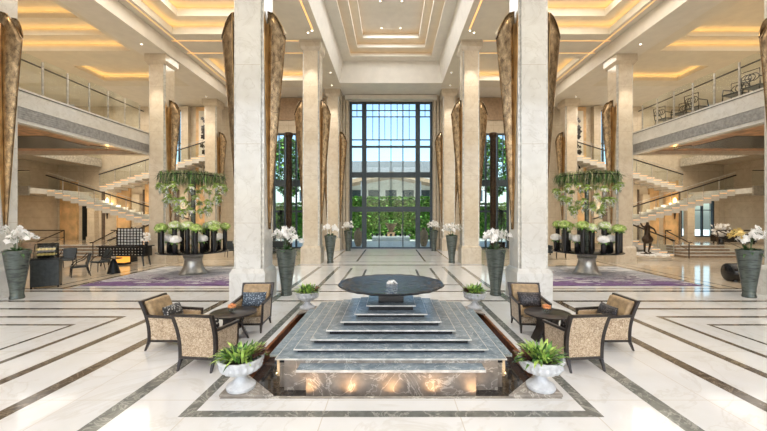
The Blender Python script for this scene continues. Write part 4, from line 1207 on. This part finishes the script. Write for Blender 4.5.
# ------------------------------------------------------------------ exterior
o = MB().box(-60, 60, 27.7, 90, -.1, -.005).build('trim_7', M['terrace']); struct(o)
g = MB(); rr = random.Random(12)
def hedge(name, x0, x1, y0, y1, h, label, n):
    g = MB(); g.box(x0+.3, x1-.3, y0+.3, y1-.3, 0, h-.3)
    for k in range(n):
        p = (rr.uniform(x0, x1), y0+rr.uniform(0,.4), rr.uniform(0, h)) if rr.random() < .8 else (rr.uniform(x0, x1), rr.uniform(y0,y1), h-.1)
        g.mi = rr.choice([0,0,1,2])
        g.leaf(p, (rr.uniform(-1,1), -1, rr.uniform(-.2,1)), rr.uniform(.25,.55), rr.uniform(.08,.14), .2, n=2)
    o = g.build(name, [M['grass'], M['leaf'], M['leaf3']]); tag(o, label, 'hedge'); return o
hedge('clipped_hedge', -6.5, 6.5, 38, 39.5, 4.6, 'tall clipped green hedge beyond the central window', 5200)
hedge('clipped_hedge', -15, -7.5, 40, 41.5, 4.0, 'clipped hedge beyond the left side window', 2200)
hedge('clipped_hedge', 7.5, 15, 40, 41.5, 4.0, 'clipped hedge beyond the right side window', 2200)
def tree(x, y, h, label, seed):
    t = thing('garden_tree', label, 'tree', (x, y, 0)); r = random.Random(seed)
    g = MB(); g.tube([(0,0,0),(.1,0,h*.4),(0,.1,h*.8)], [.2,.15,.06], 8); g.build('trunk', M['wood'], t)
    g = MB()
    for k in range(2200):
        th = r.uniform(0, 2*PI); u = r.uniform(-1,1); R = 2.0*math.sqrt(1-u*u)*r.uniform(.5,1); g.mi = r.choice([0,1,2])
        g.leaf((R*math.cos(th), R*math.sin(th), h*.72+u*h*.28), (r.uniform(-1,1), r.uniform(-1,1), r.uniform(-.3,1)), .45, .14, .2, n=2)
    g.build('crown', [M['grass'], M['leaf'], M['leaf2']], t)
tree(-11.0, 37.5, 10.8, 'leafy green tree beyond the left side window', 1)
tree(11.2, 37.5, 10.8, 'leafy green tree beyond the right side window', 2)
tree(-8, 46, 9.5, 'leafy tree behind the hedge, left of the far building', 3)
tree(8.2, 46, 9.5, 'leafy tree behind the hedge, right of the far building', 4)
t = thing('garden_planter', 'stone urn planter on a pedestal outside the glass doors', 'planter', (0, 36, -.004))
MB().box(-1.9,1.9,-.5,.5,0,.5).build('base', M['facade'], t); MB().box(-.4,.4,-.4,.4,.5,.9).build('pedestal', M['terracotta'], t)
g = MB(); g.lathe([(.15,.9),(.2,1.0),(.45,1.5),(.62,1.75),(.6,1.85),(.5,1.8)], n=24); g.build('urn', M['terracotta'], t, smooth=True)
g = MB()
for k in range(90): a = rr.uniform(0,2*PI); g.leaf((.2*math.cos(a),.2*math.sin(a),1.8), (math.cos(a),math.sin(a),rr.uniform(.3,1.8)), .8, .06, .4, n=3)
g.build('leaves', M['leaf'], t)
for k in range(9):
    x = -1.9+k*.475
    g = MB(); g.lathe([(.09,0),(.13,.25),(.12,.25)], n=12); 
    o = g.build('black_pot', M['black']); o.location = (x, 35.62, .496); tag(o, 'small black pot in the row outside the glass doors', 'pot', 'row of pots outside the doors')
for s in (-1, 1):
    t = thing('clay_jar', 'large clay jar on the terrace, %s of the glass doors' % SIDE(s), 'jar', (s*2.75, 29.4, -.004))
    g = MB(); g.lathe([(.2,0),(.33,.35),(.4,.8),(.36,1.15),(.16,1.4),(.2,1.55),(.13,1.55)], n=24); g.build('body', M['terracotta'], t, smooth=True)
# building opposite with gabled canopy
t = thing('far_building', 'pale building with pitched glass canopy across the garden', 'building', (0, 55, -.004))
MB().box(-16, 16, 2, 8, 0, 9.5).build('wall', M['facade'], t)
g = MB(); g.loft([[(-9,-3,7.4),(0,-3,9.2),(9,-3,7.4),(9,-3,6.9),(0,-3,8.6),(-9,-3,6.9)],[(-9,2,7.4),(0,2,9.2),(9,2,7.4),(9,2,6.9),(0,2,8.6),(-9,2,6.9)]]); g.build('canopy', M['tan'], t)
MB().box(-17,17,1.2,8.6,9.5,11.4).build('roof', M['facade_d'], t)
for k in range(11):
    x = -14+k*2.8; MB().box(x-.9, x+.9, 1.93, 2.0, 1.0, 3.9).build('window', M['wframe'], t); MB().box(x-.9, x+.9, 1.93, 2.0, 5.0, 6.8).build('window', M['wframe'], t)
for s in (-1, 1): MB().box(s*8.6, s*9.0, -2.9, -2.5, 0, 7.2).build('post', M['facade_d'], t); MB().box(s*4.2, s*4.5, -2.9, -2.5, 0, 8).build('post', M['facade_d'], t)
for s in (-1, 1):
    o = MB().box(s*4.6, s*5.2, 30, 37.4, 0, 5.2).build('garden_wall', M['facade']); tag(o, 'pale garden wall enclosing the terrace on the %s' % SIDE(s), 'wall')

# ------------------------------------------------------------------ lights
W = bpy.data.worlds.new('sky_world'); SC.world = W; W.use_nodes = True
nt = W.node_tree; bg = nt.nodes['Background']
sky = nt.nodes.new('ShaderNodeTexSky'); sky.sky_type = 'NISHITA'; sky.sun_disc = False; sky.sun_elevation = math.radians(48); sky.sun_rotation = PI
sky.dust_density = 2.5; sky.air_density = 1.0; sky.ozone_density = 1.0
nt.links.new(sky.outputs[0], bg.inputs['Color']); bg.inputs['Strength'].default_value = .5
sun = lamp('sun', 'SUN', (0,-20,40), 8, (1,.95,.88)); sun.rotation_euler = (math.radians(28), 0, math.radians(12)); sun.data.angle = .01
# daylight through the rear facade (portals help sampling)
for x0, x1, z0, z1 in rh:
    l = lamp('portal', 'AREA', ((x0+x1)/2, -6.1, (z0+z1)/2), 1, (1,1,1), target=((x0+x1)/2, 0, (z0+z1)/2), shape='RECTANGLE', size=x1-x0, size_y=z1-z0)
    l.data.cycles.is_portal = True
WARM = (1,.93,.83); NEU = (.97,.98,1)
# unseen area lamps added as general fill, with no fittings
lamp('nave_tray_fill', 'AREA', (0, 18, 14.3), 420, NEU, target=(0,18,0), shape='RECTANGLE', size=3.2, size_y=9)
lamp('nave_front_fill', 'AREA', (0, 5, 11.7), 170, (.85,.94,1), target=(0,5,0), shape='RECTANGLE', size=6, size_y=8)
for s in (-1, 1):
    lamp('aisle_tray_fill', 'AREA', (s*8.2, 14, 12.9), 380, WARM, target=(s*8.2,14,0), shape='RECTANGLE', size=4, size_y=5)
    lamp('aisle_front_fill', 'AREA', (s*8, 4, 11.7), 250, WARM, target=(s*8,4,0), shape='RECTANGLE', size=5, size_y=8)
    lamp('lounge_tray_fill', 'AREA', (s*8.2, 22.3, 12.2), 220, WARM, target=(s*8.2,22.3,0), shape='RECTANGLE', size=4, size_y=2)
    lamp('balcony_tray_fill', 'AREA', (s*18.5, 14, 11.8), 230, WARM, target=(s*18.5,14,0), shape='RECTANGLE', size=7, size_y=6)
    lamp('hall_top_fill', 'AREA', (s*18.5, 22.5, 10.9), 620, (1,.88,.72), target=(s*18.5,23,0), shape='RECTANGLE', size=8, size_y=4)
    lamp('under_balcony_fill', 'AREA', (s*17, 12, 5.9), 260, WARM, target=(s*17,12,0), shape='RECTANGLE', size=5, size_y=9)
    lamp('hall_rear_fill', 'AREA', (s*19.5, 24.9, 3.4), 130, (1,.8,.56), target=(s*19.5,27.3,2), shape='RECTANGLE', size=8, size_y=.4)
    for x, y, z, tx, ty, tz, en in ((s*4.2,17.6,11.7,s*4.2,18.5,8,520),(s*12.4,17.2,11,s*12.4,18.5,7,520),(s*4.2,24.7,11.7,s*4.2,25.6,8,420),(s*13.2,24.6,11,s*13.2,25.5,7,420)):
        lamp('column_spot', 'SPOT', (x,y,z), en, WARM, target=(tx,ty,tz), spot_size=.7, spot_blend=.7, shadow_soft_size=.06)
    for xx, sd in ((s*3.4, s*3.9), (s*5.1, s*4.6), (s*11.6, s*12)):
        lamp('sconce_spot', 'SPOT', (xx+(xx-sd)*1.2, 9.4, 11.4), 150, (1,.8,.52), target=(sd, 10.8, 6.6), spot_size=.5, spot_blend=1, shadow_soft_size=.06)

# ------------------------------------------------------------------ camera and colour
cam = bpy.data.cameras.new('camera'); co = bpy.data.objects.new('camera', cam); COL.objects.link(co)
co.location = (0,0,2.5); co.rotation_euler = (PI/2,0,0)
cam.sensor_width = 36; cam.lens = 350/767*36; cam.shift_x = -7.5/767; cam.shift_y = 1/767; cam.clip_end = 500; cam.clip_start = .05
SC.camera = co
vs = SC.view_settings; vs.view_transform = 'Standard'; vs.look = 'None'; vs.gamma = 1; vs.exposure = -0.06; vs.use_curve_mapping = False
